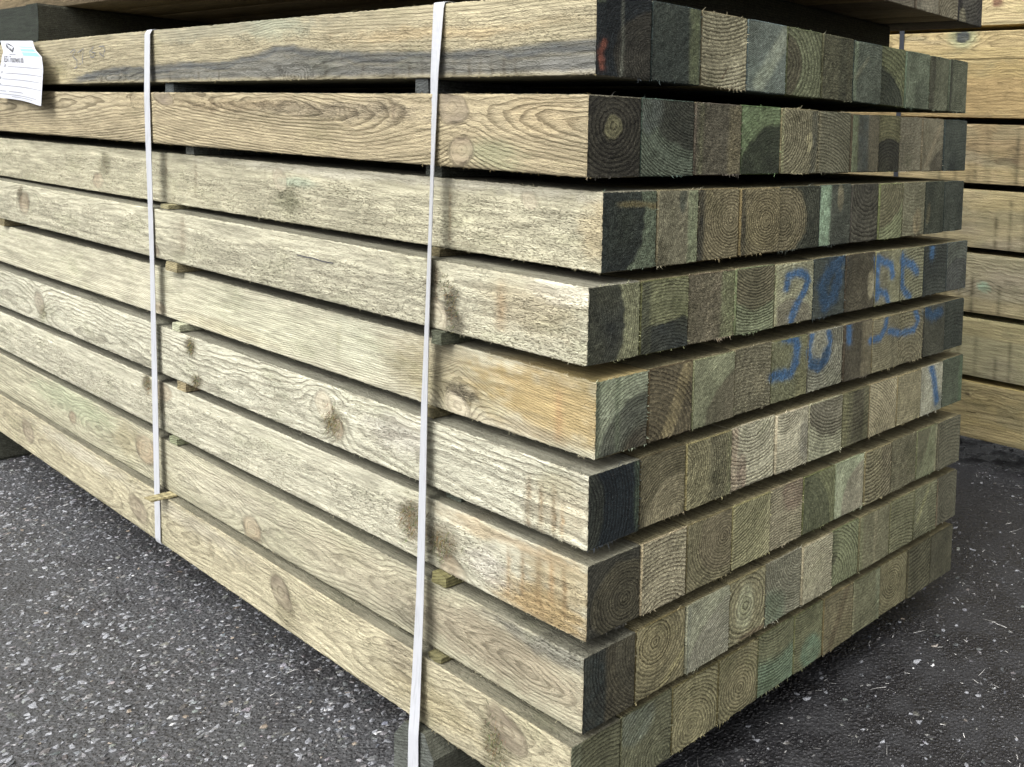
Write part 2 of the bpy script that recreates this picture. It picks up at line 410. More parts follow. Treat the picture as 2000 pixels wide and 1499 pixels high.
  ("teal-bottomed", (84, 86, 60), (80, 106, 86), .45, 1.5, -1.15, .95, 5.5, .2, []),
  ("teal-streaked olive", (90, 92, 63), None, .3, 1.5, 0, .95, 5, .2, [('e', .6, .25, .4, .3, (76, 104, 84))]),
  ("dull tan", (94, 86, 60), None, .3, -1, 0, .5, 6, .4, [('b', .2, 0, .8, 1, .1, (78, 66, 46))]),
  ("dull green", (90, 90, 65), None, .3, 1.5, 0, .4, 7, .4, [('v', 0, .06, (120, 116, 84)), ('v', .86, 1., (98, 104, 80))]),
  ("oval-ringed olive", (92, 86, 58), None, .45, .55, 0, .95, 6, .2, []),
  ("dark ribbed", (64, 62, 46), None, .1, 1.9, 0, .9, 9, .3, []),
  ("dark plain", (59, 57, 44), None, .5, .5, 0, .2, 9, .2, [])],
]
K_END = 2.1
# sprayed marks on the ends: (radius m, colour, polyline of (x, z), layers it crosses)
BLUE, BLUE2 = (0, 80, 136), (6, 58, 96)
SPRAY = [
 (.0085, BLUE, [(.431, .846), (.435, .866), (.458, .872), (.486, .864), (.492, .852), (.481, .834), (.462, .813), (.448, .79), (.446, .775)], (3,)),
 (.015, BLUE2, [(.596, .884), (.558, .865), (.538, .836), (.549, .803), (.574, .816), (.591, .856)], (3,)),
 (.0085, BLUE, [(.717, .877), (.772, .862), (.778, .838)], (3,)),
 (.0085, BLUE, [(.721, .873), (.721, .83), (.723, .796)], (3,)),
 (.0075, BLUE, [(.73, .808), (.757, .801), (.767, .778), (.76, .758), (.755, .73), (.737, .711), (.7, .71)], (3, 4)),
 (.0085, BLUE, [(.815, .877), (.821, .808), (.852, .784)], (3,)),
 (.010, BLUE, [(.816, .865), (.854, .856), (.876, .838)], (3,)),
 (.0075, BLUE, [(.875, .753), (.89, .728), (.875, .709), (.82, .708), (.771, .721)], (4,)),
 (.010, BLUE, [(.938, .895), (.94, .87)], (3,)),
 (.012, BLUE2, [(.919, .745), (.948, .73), (.984, .735)], (4,)),
 (.0085, BLUE, [(.622, .765), (.627, .721)], (4,)),
 (.0075, BLUE, [(.513, .753), (.503, .72), (.511, .691), (.534, .681), (.562, .699), (.569, .729), (.561, .754)], (4,)),
 (.012, BLUE2, [(.520, .695), (.545, .690), (.560, .71)], (4,)),
 (.010, BLUE, [(.432, .755), (.462, .749), (.469, .731), (.465, .703), (.451, .686), (.399, .688)], (4,)),
 (.012, BLUE, [(.956, .615), (.97, .577), (.984, .531)], (5,)),
 (.0048, (112, 38, 24), [(.021, 1.234), (.015, 1.222), (.018, 1.2)], (0,)),
]
def seg_dist(px, pz, line):
    d = np.full(px.shape, 9.0)
    for (ax, az), (bx, bz) in zip(line[:-1], line[1:]):
        vx, vz = bx - ax, bz - az
        t = np.clip(((px - ax) * vx + (pz - az) * vz) / (vx * vx + vz * vz + 1e-12), 0, 1)
        d = np.minimum(d, np.hypot(px - ax - t * vx, pz - az - t * vz))
    return d

def end_look(spec, u, v, wid, hgt, X, Z, layer, seed):
    words, base, heart, pu, pv, rh, rstr, spc, wool, marks = spec
    n1 = fbm(u * 2.2, v * 2.2, seed * 3.7, seed)
    n2 = fbm(u * 9, v * 9, seed * 1.3, seed + 5)
    d = np.hypot((u - pu) * wid, (v - pv) * hgt)
    col = np.tile(lin(base), (u.size, 1))
    def blend(mask, rgb):
        nonlocal col
        col = col * (1 - mask[:, None]) + lin(rgb) * mask[:, None]
    if heart is not None:
        q = d / wid + .06 * n1 + .03 * n2
        mk = sstep(abs(rh) + .035, abs(rh) - .035, q) if rh > 0 else sstep(abs(rh) - .12, abs(rh) + .12, q)
        blend(mk * (.86 + .1 * n1), heart)
    uw, vw = u + .03 * n1 + .012 * n2, v + .03 * n1 + .012 * n2
    for mk in marks:
        if mk[0] == 'v':
            a = sstep(mk[1] - .05, mk[1] + .05, uw + (0.05 if mk[1] <= 0 else 0)) * sstep(mk[2] + .05, mk[2] - .05, uw - (0.05 if mk[2] >= 1 else 0))
        elif mk[0] == 'h':
            a = sstep(mk[1] - .02, mk[1] + .02, vw) * sstep(mk[2] + .02, mk[2] - .02, vw) * sstep(.2, .4, u)
        elif mk[0] == 'e':
            a = sstep(1.15, .7, np.hypot((uw - mk[1]) / mk[3], (vw - mk[2]) / mk[4]))
        else:
            a = sstep(mk[5] * 1.2, mk[5] * .5, seg_dist(uw, vw, [(mk[1], mk[2]), (mk[3], mk[4])]))
        blend(np.clip(a * (.8 + .25 * n2), 0, 1), mk[-1])
    n4 = fbm(u * 3.1 + 9, v * 1.3, seed * 2.1, seed + 31)
    n5 = fbm(u * 30, v * 30, seed * .7, seed + 37, 2)
    col = col * (1 + .18 * n1 + .10 * n2 + .18 * n4 + .10 * n5)[:, None]
    # treated outer skin: the saw edge of most ends is a touch greener
    ring = d / (spc * .001) + .35 * n1 + seed * 1.7
    rcon = np.full(u.shape, min(1.0, rstr * 1.15 + .08))
    for rad, rgb, line, lays in SPRAY:
        if layer in lays:
            rad = rad * .88
            q = seg_dist(X, Z, line)
            a = sstep(rad * 1.75, rad * .35, q + rad * .22 * n2) * (.92 + .2 * n5) + .14 * sstep(rad * 3.2, rad, q) * (n5 > .1)
            a = np.clip(a, 0, 1)
            col = col * (1 - a[:, None]) + lin(rgb) * a[:, None]
            rcon *= 1 - .5 * a
    lum = (col @ np.array([.3, .6, .1]))[:, None]
    col = (lum + (col - lum) * .66) * np.array([.975, 1.0, .92])
    col = col * .84 + lin((92, 89, 68)) * .16 * sstep(.012, .06, lum)
    return np.clip(col, .004, .55) * K_END, ring, rcon, np.full(u.shape, wool)

# ------------------------------------------------------------------ what the nine long front faces look like
# knots: (y, v, radius along, radius up (m), kind)   patches: (y, v, ry, rv, colour, strength)   drips: (y, v low, v high, width, colour)
KB, KD, KP = (150, 118, 84), (96, 82, 68), (186, 172, 140)
def spline(pts):
    p = sorted(pts)
    a, b_ = np.array([q[0] for q in p]), np.array([q[1] for q in p])
    return lambda y: np.interp(y, a, b_)
FRONT = [
 dict(base=(180, 166, 126), depth=None, bend=[(2.4, .02), (2.2, .06), (2.01, .16), (1.8, .34), (1.7, .35), (1.55, .33), (1.2, .36), (1.05, .42), (.95, .54), (.87, .54), (.73, .42), (.43, .37), (.25, .34), (.15, .40), (0, .44)],
      space=.0085, rs=.38, wool=.75, streak=True,
      knots=[(1.80, .10, .10, .016, 'ring'), (.867, .06, .07, .022, 'ring')],
      patches=[(2.3, .2, .3, .25, (186, 170, 118), .6), (1.2, .9, .5, .2, (150, 150, 128), .5), (.95, .85, .12, .25, (158, 166, 138), .5), (.4, .6, .35, .12, (196, 168, 112), .6), (.05, .1, .12, .12, (196, 186, 162), .7), (.55, .08, .5, .06, (176, 164, 136), .5)],
      drips=[(y, .02, .26, .004, (86, 74, 52)) for y in (.30, .27, .24, .21, .18, .34, .43, .47, .52, .62, .75, 1.2, 1.3, 1.45, 1.6)]),
 dict(base=(178, 160, 118), depth=[(0, .018), (.12, .030), (.33, .058), (.40, .050), (.62, .026), (.9, .012), (1.3, .030), (1.5, .056), (1.7, .040), (2.2, .030), (2.7, .025)], pz=[(0, .62), (.3, .72), (.6, .66), (1.0, .80), (1.5, .95), (2.1, .72), (2.7, .6)],
      space=.0056, rs=.75, wool=.4,
      knots=[(1.455, .90, .05, .018, 'dark'), (1.60, .80, .045, .02, 'ring'), (.327, .80, .04, .028, 'dark'), (.30, .24, .03, .024, 'knot')],
      patches=[(.22, .2, .09, .2, (150, 158, 112), .5), (.7, .75, .4, .16, (150, 134, 106), .6), (1.1, .8, .3, .12, (148, 124, 84), .5), (2.2, .7, .5, .4, (186, 170, 130), .5), (.1, .75, .1, .3, (198, 172, 120), .5)],
      drips=[(.5, .6, .95, .01, (140, 120, 90)), (1.2, .6, .95, .012, (140, 118, 80))]),
 dict(base=(194, 186, 152), depth=[(0, .09), (2.7, .06)], pz=[(0, .9), (1.5, .6), (2.7, .9)], space=.009, rs=.16, wool=1.0,
      knots=[(1.955, .25, .035, .020, 'knot'), (.965, .72, .028, .022, 'pale'), (.167, .80, .02, .014, 'pale')],
      patches=[(1.90, .6, .05, .4, (124, 118, 84), .7), (.93, .45, .05, .25, (140, 136, 104), .7), (.9, .7, .08, .1, (170, 186, 156), .7), (.0, .55, .05, .5, (198, 176, 126), .7), (1.6, .3, .5, .2, (204, 196, 160), .5), (.6, .95, .8, .12, (206, 198, 176), .6)],
      drips=[(.375, .1, .9, .004, (178, 150, 104)), (1.36, .2, 1, .005, (150, 130, 96)), (1.52, .3, 1, .006, (150, 132, 100))]),
 dict(base=(198, 191, 160), depth=[(0, .08), (1.2, .04), (2.7, .08)], pz=[(0, .8), (2.7, .4)], space=.008, rs=.25, wool=1.0,
      knots=[(2.44, .55, .05, .03, 'knot'), (1.507, .16, .02, .016, 'dark'), (.372, .22, .035, .032, 'pale')],
      patches=[(.325, .35, .025, .45, (92, 84, 62), .85), (.39, .75, .025, .3, (120, 108, 78), .7), (2.47, .7, .03, .4, (128, 114, 84), .7), (.13, .6, .14, .4, (188, 168, 124), .5), (.05, .9, .1, .2, (222, 212, 190), .5), (1.38, .5, .05, .5, (168, 158, 130), .5)],
      drips=[(.375, .2, .95, .004, (150, 128, 92)), (1.36, .2, 1., .012, (158, 142, 112)), (.2, .2, .9, .014, (176, 144, 96))]),
 dict(base=(197, 190, 160), depth=None, bend=[(2.7, .3), (1.7, .2), (1.54, .0), (1.4, .25), (1.1, .05), (.8, .15), (.55, .18), (.42, .45), (.337, .72), (.25, .42), (.15, .2), (0, .0)],
      space=.0046, rs=.55, wool=.25,
      knots=[(1.54, .14, .03, .014, 'knot'), (.337, .12, .034, .026, 'pale')],
      patches=[(1.0, .5, .5, .5, (196, 193, 160), .7), (.38, .5, .2, .6, (166, 150, 106), .75), (.1, .55, .2, .6, (180, 150, 76), .9), (.34, .38, .06, .11, (104, 94, 76), .65), (2.3, .4, .3, .4, (196, 191, 158), .6), (1.2, .15, .25, .15, (184, 172, 130), .5), (.2, .1, .2, .12, (164, 150, 120), .6), (.65, .6, .09, .5, (206, 204, 172), .7)],
      drips=[(.43, .4, .95, .006, (140, 124, 84)), (.72, .2, .9, .008, (182, 178, 140)), (.08, .1, .8, .01, (180, 136, 76))]),
 dict(base=(208, 203, 176), depth=[(0, .035), (.7, .06), (1.3, .05), (2.0, .03), (2.7, .05)], pz=[(0, .25), (.7, .5), (1.3, .1), (2.7, .35)], space=.0085, rs=.6, wool=.85,
      knots=[(2.356, .50, .04, .030, 'dark'), (.751, .64, .035, .026, 'pale'), (.70, .32, .02, .02, 'knot')],
      patches=[(.715, .40, .05, .35, (124, 116, 78), .8), (1.34, .8, .035, .22, (120, 110, 76), .75), (1.31, .15, .035, .2, (130, 118, 84), .7), (2.33, .3, .03, .3, (146, 142, 96), .7), (.5, .6, .12, .3, (196, 188, 176), .5), (.06, .5, .08, .5, (198, 180, 138), .5)],
      drips=[(.135, .0, .75, .008, (140, 106, 50)), (.105, .0, .7, .007, (148, 114, 58)), (.075, .05, .75, .006, (140, 106, 50)), (.055, .05, .5, .005, (186, 146, 84))]),
 dict(base=(202, 196, 168), depth=[(0, .06), (2.7, .07)], pz=[(0, .8), (1.5, .5), (2.7, .8)], space=.009, rs=.28, wool=1.0,
      knots=[(1.505, .80, .05, .022, 'knot'), (.335, .08, .035, .026, 'knot')],
      patches=[(1.585, .85, .03, .3, (118, 108, 76), .8), (1.53, .5, .04, .35, (132, 122, 86), .6), (.45, .55, .055, .4, (128, 114, 80), .7), (.37, .45, .06, .3, (122, 106, 74), .65), (.10, .18, .14, .3, (180, 146, 78), .9), (.05, .6, .1, .5, (178, 152, 90), .65), (.25, .4, .06, .3, (222, 212, 196), .7), (.2, .88, .2, .12, (182, 152, 104), .6)],
      drips=[(.185, .1, .8, .005, (176, 138, 80)), (.15, .2, .85, .006, (150, 116, 60)), (.11, .2, .9, .008, (140, 106, 50)), (.08, .3, .9, .007, (180, 138, 76)), (.05, .2, .9, .006, (146, 112, 56))]),
 dict(base=(188, 181, 148), depth=[(0, .030), (.12, .012), (.3, .032), (.6, .055), (1.0, .045), (1.4, .03), (1.62, .055), (1.9, .03), (2.3, .05), (2.7, .05)], pz=[(0, .40), (.5, .55), (1.0, .2), (1.6, .5), (2.1, .4), (2.7, .6)], space=.0050, rs=.55, wool=.45,
      knots=[(2.10, .38, .028, .018, 'knot'), (1.60, .55, .065, .034, 'eye'), (1.046, .19, .045, .024, 'eye')],
      patches=[(2.1, .7, .35, .35, (182, 190, 148), .7), (1.72, .55, .10, .4, (168, 156, 112), .7), (.2, .5, .3, .5, (160, 142, 112), .7), (.6, .5, .3, .5, (186, 172, 142), .5), (.45, .3, .08, .3, (140, 130, 106), .5), (1.2, .6, .3, .4, (196, 186, 160), .5), (.05, .9, .2, .15, (122, 124, 118), .6)],
      drips=[]),
 dict(base=(194, 182, 144), depth=[(0, .05), (.5, .03), (.9, .055), (1.3, .03), (1.7, .05), (2.4, .03), (2.7, .05)], pz=[(0, .9), (.6, .35), (1.2, .5), (1.8, .3), (2.7, .5)], space=.0056, rs=.52, wool=.6,
      knots=[(2.408, .50, .05, .030, 'dark'), (1.600, .40, .05, .028, 'dark'), (.88, .60, .045, .030, 'dark'), (.150, .70, .05, .030, 'dark')],
      patches=[(.18, .45, .05, .5, (128, 122, 86), .7), (.86, .3, .05, .4, (150, 140, 100), .6), (.35, .4, .15, .3, (182, 164, 112), .5), (2.0, .8, .4, .2, (204, 196, 172), .6), (1.3, .8, .3, .2, (200, 190, 164), .6), (.45, .75, .06, .3, (148, 134, 106), .5)],
      drips=[]),
]
K_FRONT = 0.84

def front_look(r, y, v, hgt):
    f = FRONT[r]
    n1 = fbm(y * 3, v * 1.3, r * 7.1, 40 + r)
    n2 = fbm(y * 11, v * 4, r * 2.3, 60 + r)
    n3 = fbm(y * 45, v * 14, r * 1.9, 80 + r)
    if f['depth'] is None:
        bd = spline(f['bend'])(y)
        ring = (v * hgt - bd * hgt * .85 * np.exp(-((v - bd) / .55) ** 2) + .0025 * n1 + .0012 * n2) / f['space']
    else:
        D = spline(f['depth'])(y) + .0035 * n1
        ring = np.hypot(D, (v - spline(f['pz'])(y)) * hgt + .004 * n2) / f['space'] + .35 * n2
    rs = np.full(y.shape, f['rs'])
    wool = np.full(y.shape, f['wool']) * (.85 + .25 * n2)
    if f['wool'] > .7:                           # sapwood bands tear, the band beside them planes cleaner
        sm = sstep(-.05, .05, v - (.74 + .10 * n1 + .05 * n2)) * (.8 if r != 5 else .5)
        sm = np.maximum(sm, .6 * sstep(.25, .75, fbm(y * 5, v * 4, r * 3.3, 70 + r)))
        wool = wool * (1 - .8 * sm)
        rs = rs + .12 * sm
    col = np.tile(lin(f['base']), (y.size, 1))
    def blend(mask, rgb):
        nonlocal col
        col = col * (1 - mask[:, None]) + lin(rgb) * mask[:, None]
    for (py, pv, ry, rv, rgb, st) in f['patches']:
        d = np.hypot((y - py + .02 * n2) / ry, (v - pv + .06 * n2) / rv)
        a = sstep(1.25, .35, d + .25 * n3) * st
        blend(a, rgb)
        if sum(rgb) < 400:                      # torn, furry grain beside knots
            wool = np.maximum(wool, a * 1.6)
    if f.get('streak'):
        bd = spline(f['bend'])(y) + .03 * n2 + .015 * n3
        band = sstep(bd + .03, bd - .03, v) * sstep(2.12, 1.98, y)
        lines = .5 + .5 * np.sin((bd - v) * 55 + 2 * n2)
        core = band * sstep(.0, .10, v + .02 * n3)
        blend(core * (.72 - .22 * lines * sstep(.30, .12, bd - v)), (80, 90, 102))
        low = band * sstep(.17, .12, bd - v - .0) 
        blend(low * .45, (66, 76, 88))
        wool *= 1 - .35 * band
    for (py, v0, v1, wd, rgb) in f['drips']:
        a = np.exp(-((y - py + .003 * n3) / wd) ** 2) * sstep(v0 - .05, v0 + .05, v) * sstep(v1 + .1, v1 - .2, v) * (.55 + .35 * n3)
        blend(np.clip(a, 0, .8), rgb)
    for (ky, kv, ry, rz, kind) in f['knots']:
        dy, dz = (y - ky), (v - kv) * hgt
        tilt = -.55 * (kind in ('dark', 'pale'))
        dyy = dy + tilt * dz * (ry / rz) * .5
        lump = fbm(dy / ry * 1.1, dz / rz * 1.1, ky * 9.1, 90 + r)
        d = np.hypot(dyy / ry, dz / rz) + .08 * n3 + .22 * lump
        swirl = np.exp(-(d / 2.1) ** 2)
        ring = ring + swirl * (2.6 if kind != 'ring' else 2.2) * np.sign(.5 - kv + 1e-3)
        rs = np.maximum(rs, .8 * np.exp(-(d / 2.3) ** 4)) if kind in ('eye', 'ring') else rs
        ins = sstep(1.08, .85, d)
        if kind == 'ring':
            ring = ring * (1 - ins) + d * 5 * ins
            continue
        ring = ring * (1 - ins) + (d * (3.2 if kind == 'eye' else 2.2) + .2) * ins
        rs = rs * (1 - ins) + .36 * ins
        wool = wool * (1 - ins) + .12 * ins
        core = {'knot': (162, 142, 112), 'dark': (136, 120, 98), 'pale': (190, 176, 146), 'eye': (172, 150, 114)}[kind]
        blend(np.clip(ins * (.72 + .3 * lump), 0, 1), core)
        rim = np.exp(-((d - 1.0) / .13) ** 2) * np.clip(.45 + .6 * n3 + .5 * lump, 0, 1)
        blend(np.clip(rim, 0, 1) * (.75 if kind != 'pale' else .5), (88, 72, 54))
    col = col * (1 + .12 * n1 + .10 * n2 + .06 * n3)[:, None]
    lum = (col @ np.array([.3, .6, .1]))[:, None]
    col = (lum + (col - lum) * .72) * np.array([.98, 1.0, 1.0])
    return np.clip(col, .006, 1) * K_FRONT, ring, rs, wool

# ------------------------------------------------------------------ beam builder
def beam_mesh(name, x0, x1, y0, y1, zt, zb, spec, layer, seed, front=None, end_res=None, plain=(122, 115, 88), kplain=None):  # default plain tone puts the shade of the gaps into the beam tops
    """One sawn beam: a rough-edged body swept along y and a finely gridded front end. zt, zb: functions of (x, y)."""
    wid = x1 - x0
    hgt = float(zt(x0, y0) - zb(x0, y0))
    c = .0022                                       # worn arris
    if front is not None:
        vs = np.concatenate([[c / hgt], np.linspace(.05, .95, 27), [1 - c / hgt]])
        prof = [(0.0, v) for v in vs] + [(c * .35, 1 - c * .3 / hgt), (c, 1.0)]
        prof += [(x, 1.0) for x in (.007, .013, .02, .03, .05, wid * .8)] + [(wid - c, 1.0), (wid, 1 - c / hgt), (wid, .5), (wid, c / hgt), (wid - c, 0), (wid * .5, 0), (.02, 0), (c, 0), (c * .35, c * .3 / hgt)]
        ys = [0, .0016, .005]
        while ys[-1] < 2.78:
            ys.append(ys[-1] + .0032 + .0021 * ys[-1])
        ys += [2.9, 3.05, y1 - y0]
    else:
        q = (c / hgt, 1 - c / hgt)
        prof = [(0, q[0]), (0, .5), (0, q[1]), (c, 1.), (wid * .25, 1.), (wid * .5, 1.), (wid * .75, 1.), (wid - c, 1.), (wid, q[1]), (wid, .5), (wid, q[0]), (wid - c, 0), (wid * .5, 0), (c, 0)]
        ys = [0, .0016, .005, .012, .02, .032, .05, .08, .14, .4, y1 - y0]
    prof = np.array(prof)
    ys = np.array(ys)
    npf, ny = len(prof), len(ys)
    PX = np.tile(prof[:, 0], ny)
    PV = np.tile(prof[:, 1], ny)
    YL = np.repeat(ys, npf)
    inset = np.where(YL < 1e-6, .0016, 0)
    PX2 = np.clip(PX, inset, wid - inset)
    PV2 = np.clip(PV, inset / hgt, 1 - inset / hgt)
    X, Y = x0 + PX2, y0 + YL
    zbv, ztv = zb(X, Y), zt(X, Y)
    Z = zbv + (ztv - zbv) * PV2
    # saw roughness: faces wander a little, arrises are chipped
    e = np.minimum(np.minimum(PX, wid - PX), 1)
    n_big = fbm(Y * 2.5, Z * 3, X * 3, seed, 2)
    n_mid = fbm(Y * 60, Z * 120, X * 120, seed + 3, 2)
    onface = (PX < 1e-4)
    ontop = (PV > .999)
    X = X + np.where(onface, .0005 * n_mid + .0010 * n_big, 0)
    arris = (np.abs(PV - .985) < .02) | (PV < .03)
    chip = np.abs(fbm(Y * 110, Z * 20, X * 90, seed + 9, 2))
    Z = Z + .0013 * noise(Y * 1.7 + seed, 0.5, seed * .37, seed + 21) * sstep(.0, .3, YL)
    Z = Z + np.where(arris & (PX < .02), np.where(PV > .5, -1, .6) * .0019 * chip, 0)
    Z = Z + np.where(ontop, -.0007 * np.abs(n_mid), 0)
    V = [np.stack([X, Y, Z], 1)]
    i, j = np.meshgrid(np.arange(ny - 1), np.arange(npf), indexing='ij')
    a = (i * npf + j).ravel()
    b_ = (i * npf + (j + 1) % npf).ravel()
    Q = [np.stack([a, b_, b_ + npf, a + npf], 1)]
    if front is not None:
        # top and hidden sides darkened in colour so the gaps read black
        vv = np.clip(PV, 0, 1)
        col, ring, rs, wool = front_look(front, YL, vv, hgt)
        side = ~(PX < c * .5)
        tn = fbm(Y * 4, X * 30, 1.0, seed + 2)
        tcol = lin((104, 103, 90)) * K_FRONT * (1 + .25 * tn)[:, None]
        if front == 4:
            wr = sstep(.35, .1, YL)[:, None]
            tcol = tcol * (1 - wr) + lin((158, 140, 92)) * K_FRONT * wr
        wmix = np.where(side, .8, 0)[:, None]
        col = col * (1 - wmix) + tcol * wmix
        ring = np.where(side, X * 260 + 2 * tn, ring)
        rs = np.where(side, .35, rs)
    else:
        tn = fbm(Y * 6, X * 40, seed * 1.1, seed + 2)
        col = lin(plain) * (K_FRONT if kplain is None else kplain) * (1 + .25 * tn)[:, None]
        ring = X * 220 + 2.2 * tn
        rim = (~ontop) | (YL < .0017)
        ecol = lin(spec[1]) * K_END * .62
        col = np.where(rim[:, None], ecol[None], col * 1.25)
        rs = np.full(X.shape, .6)
        wool = np.full(X.shape, .45)
    cols, rings, rss, wools = [col], [ring], [rs], [wool]
    # front end
    res = end_res or (.0024 if x0 < .55 else .0034)
    nu, nv = max(8, int(wid / res)), max(8, int(hgt / res))
    ins = .0016
    U, W = np.meshgrid(np.linspace(ins / wid, 1 - ins / wid, nu), np.linspace(ins / hgt, 1 - ins / hgt, nv), indexing='ij')
    U, W = U.ravel(), W.ravel()
    X, Y = x0 + U * wid, np.full(U.shape, y0)
    zbv, ztv = zb(X, Y), zt(X, Y)
    Z = zbv + (ztv - zbv) * W
    col, ring, rs, wool = end_look(spec, U, W, wid, hgt, X, Z, layer, seed)
    edge = np.minimum(np.minimum(U, 1 - U) * wid, np.minimum(W, 1 - W) * hgt)
    inner = sstep(0.001, .004, edge)
    rough = .0006 * fbm(X * 330, Z * 330, seed, seed + 4, 2) + .0007 * fbm(X * 30, Z * 30, seed, seed + 6, 2)
    Y = Y + rough * inner
    X = X + (1 - inner) * .0007 * fbm(Z * 300, X * 300, 0, seed + 7, 1)
    Z = Z + (1 - inner) * .0007 * fbm(X * 300, Z * 300, 0, seed + 8, 1)
    off = len(V[0])
    V.append(np.stack([X, Y, Z], 1))
    Q.append(grid_faces(nu, nv, off))
    cols.append(col); rings.append(ring); rss.append(rs); wools.append(wool)
    # far end, plain
    off2 = off + len(V[1])
    far = np.array([[x0, y1, zb(x0, y1)], [x1, y1, zb(x1, y1)], [x1, y1, zt(x1, y1)], [x0, y1, zt(x0, y1)]])
    V.append(far)
    Q.append(np.array([[off2, off2 + 3, off2 + 2, off2 + 1]]))
    cols.append(np.tile(lin((90, 86, 66)), (4, 1))); rings.append(np.zeros(4)); rss.append(np.zeros(4)); wools.append(np.full(4, .5))
    V = np.concatenate(V)
    org = np.array([x0, y0, float(zb(x0, y0))])
    me = mesh_quads(name, V - org, np.concatenate(Q))
    col = np.concatenate(cols)
    attr(me, "wood_colour", 'FLOAT_COLOR', np.concatenate([col, np.ones((len(col), 1))], 1))
    attr(me, "wood", 'FLOAT_VECTOR', np.stack([np.concatenate(rings), np.concatenate(rss), np.concatenate(wools)], 1))
    me.materials.append(TIMBER)
    return me, org

def fibre_mesh(name, roots, dirs, lens, wid, cols):
    """Torn fibres: bent, tapering three-sided hairs, all in one mesh."""
    n = len(roots)
    roots, dirs = np.asarray(roots), np.asarray(dirs)
    dirs = dirs / np.linalg.norm(dirs, axis=1)[:, None]
    up = rng.normal(size=(n, 3))
    s = np.cross(dirs, up); s /= np.linalg.norm(s, axis=1)[:, None]
    t = np.cross(dirs, s)
    bend = rng.normal(size=(n, 3)) * .28
    L = np.asarray(lens)[:, None]
    V = []
    for f, k in ((0, 1.0), (.55, .75), (1.0, .12)):
        c = roots + dirs * L * f + bend * L * f * f
        for ang in (0, 2.09, 4.19):
            V.append(c + (s * math.cos(ang) + t * math.sin(ang)) * wid * k)
    V = np.stack(V, 1).reshape(-1, 3)
    base = (np.arange(n) * 9)[:, None]
    Q = []
    for lv in (0, 3):
        for k in range(3):
            Q.append(base + np.array([[lv + k, lv + (k + 1) % 3, lv + 3 + (k + 1) % 3, lv + 3 + k]]))
    me = mesh_quads(name, V, np.concatenate(Q))
    attr(me, "wood_colour", 'FLOAT_COLOR', np.repeat(np.concatenate([cols, np.ones((n, 1))], 1), 9, 0))
    me.materials.append(FIBRE)
    return me

def fringe(parent, x0, x1, y0, zt, zb, org, spec, seed, amount, front):
    """Splinters left by the saw along the lower and right arris of an end, a few along the top."""
    r_, d_, l_, c_ = [], [], [], []
    wd, hg = x1 - x0, zt(x0, y0) - zb(x0, y0)
    base = lin(spec[1]) * K_END
    lo = rng.random() * .8 + .1
    for k in range(int(amount)):
        q = rng.random()
        if q < .50:      # lower arris, in tufts
            u = np.clip(lo + rng.normal() * .17, .02, .98)
            p = (x0 + u * wd, y0 + .0005, zb(x0 + u * wd, y0) + .0015)
            d = (rng.normal() * .35, -.35 + rng.normal() * .2, -1)
            ln = min(.0058, .0008 + .0022 * rng.gamma(.8))
        elif q < .80:    # right arris
            v = rng.random()
            p = (x1 - .001, y0 + .0005, zb(x1, y0) + v * hg)
            d = (.8, -.7 + rng.normal() * .2, rng.normal() * .35)
            ln = min(.004, .0007 + .0016 * rng.gamma(.8))
        else:            # top
            u = np.clip(1 - lo + rng.normal() * .2, .02, .98)
            p = (x0 + u * wd, y0 + .001, zt(x0 + u * wd, y0) - .0015)
            d = (rng.normal() * .7, -.5, .8)
            ln = min(.008, .0008 + .0032 * rng.gamma(.7))
        r_.append(np.array(p) - org); d_.append(d); l_.append(ln)
        c_.append(base * (.9 + 1.2 * rng.random()) + .06)
    if front is not None:
        fb = lin(FRONT[front]['base']) * K_FRONT
        for k in range(150):
            y = rng.random() ** 1.4 * 2.6
            top = rng.random() < .45
            z = zt(x0, y) - .001 if top else zb(x0, y) + .001
            r_.append(np.array((x0 + .0005, y, z)) - org)
            d_.append((-.5, rng.normal() * .6, .7 if top else -.9))
            l_.append(abs(rng.normal()) * .0016 + .001)
            c_.append(fb * (.6 + .6 * rng.random()))
    me = fibre_mesh("wood_fibres", r_, d_, l_, .00042, np.array(c_))
    o = link("wood_fibres", me, FIBRE, parent)
    o['kind'] = 'stuff'
    return o

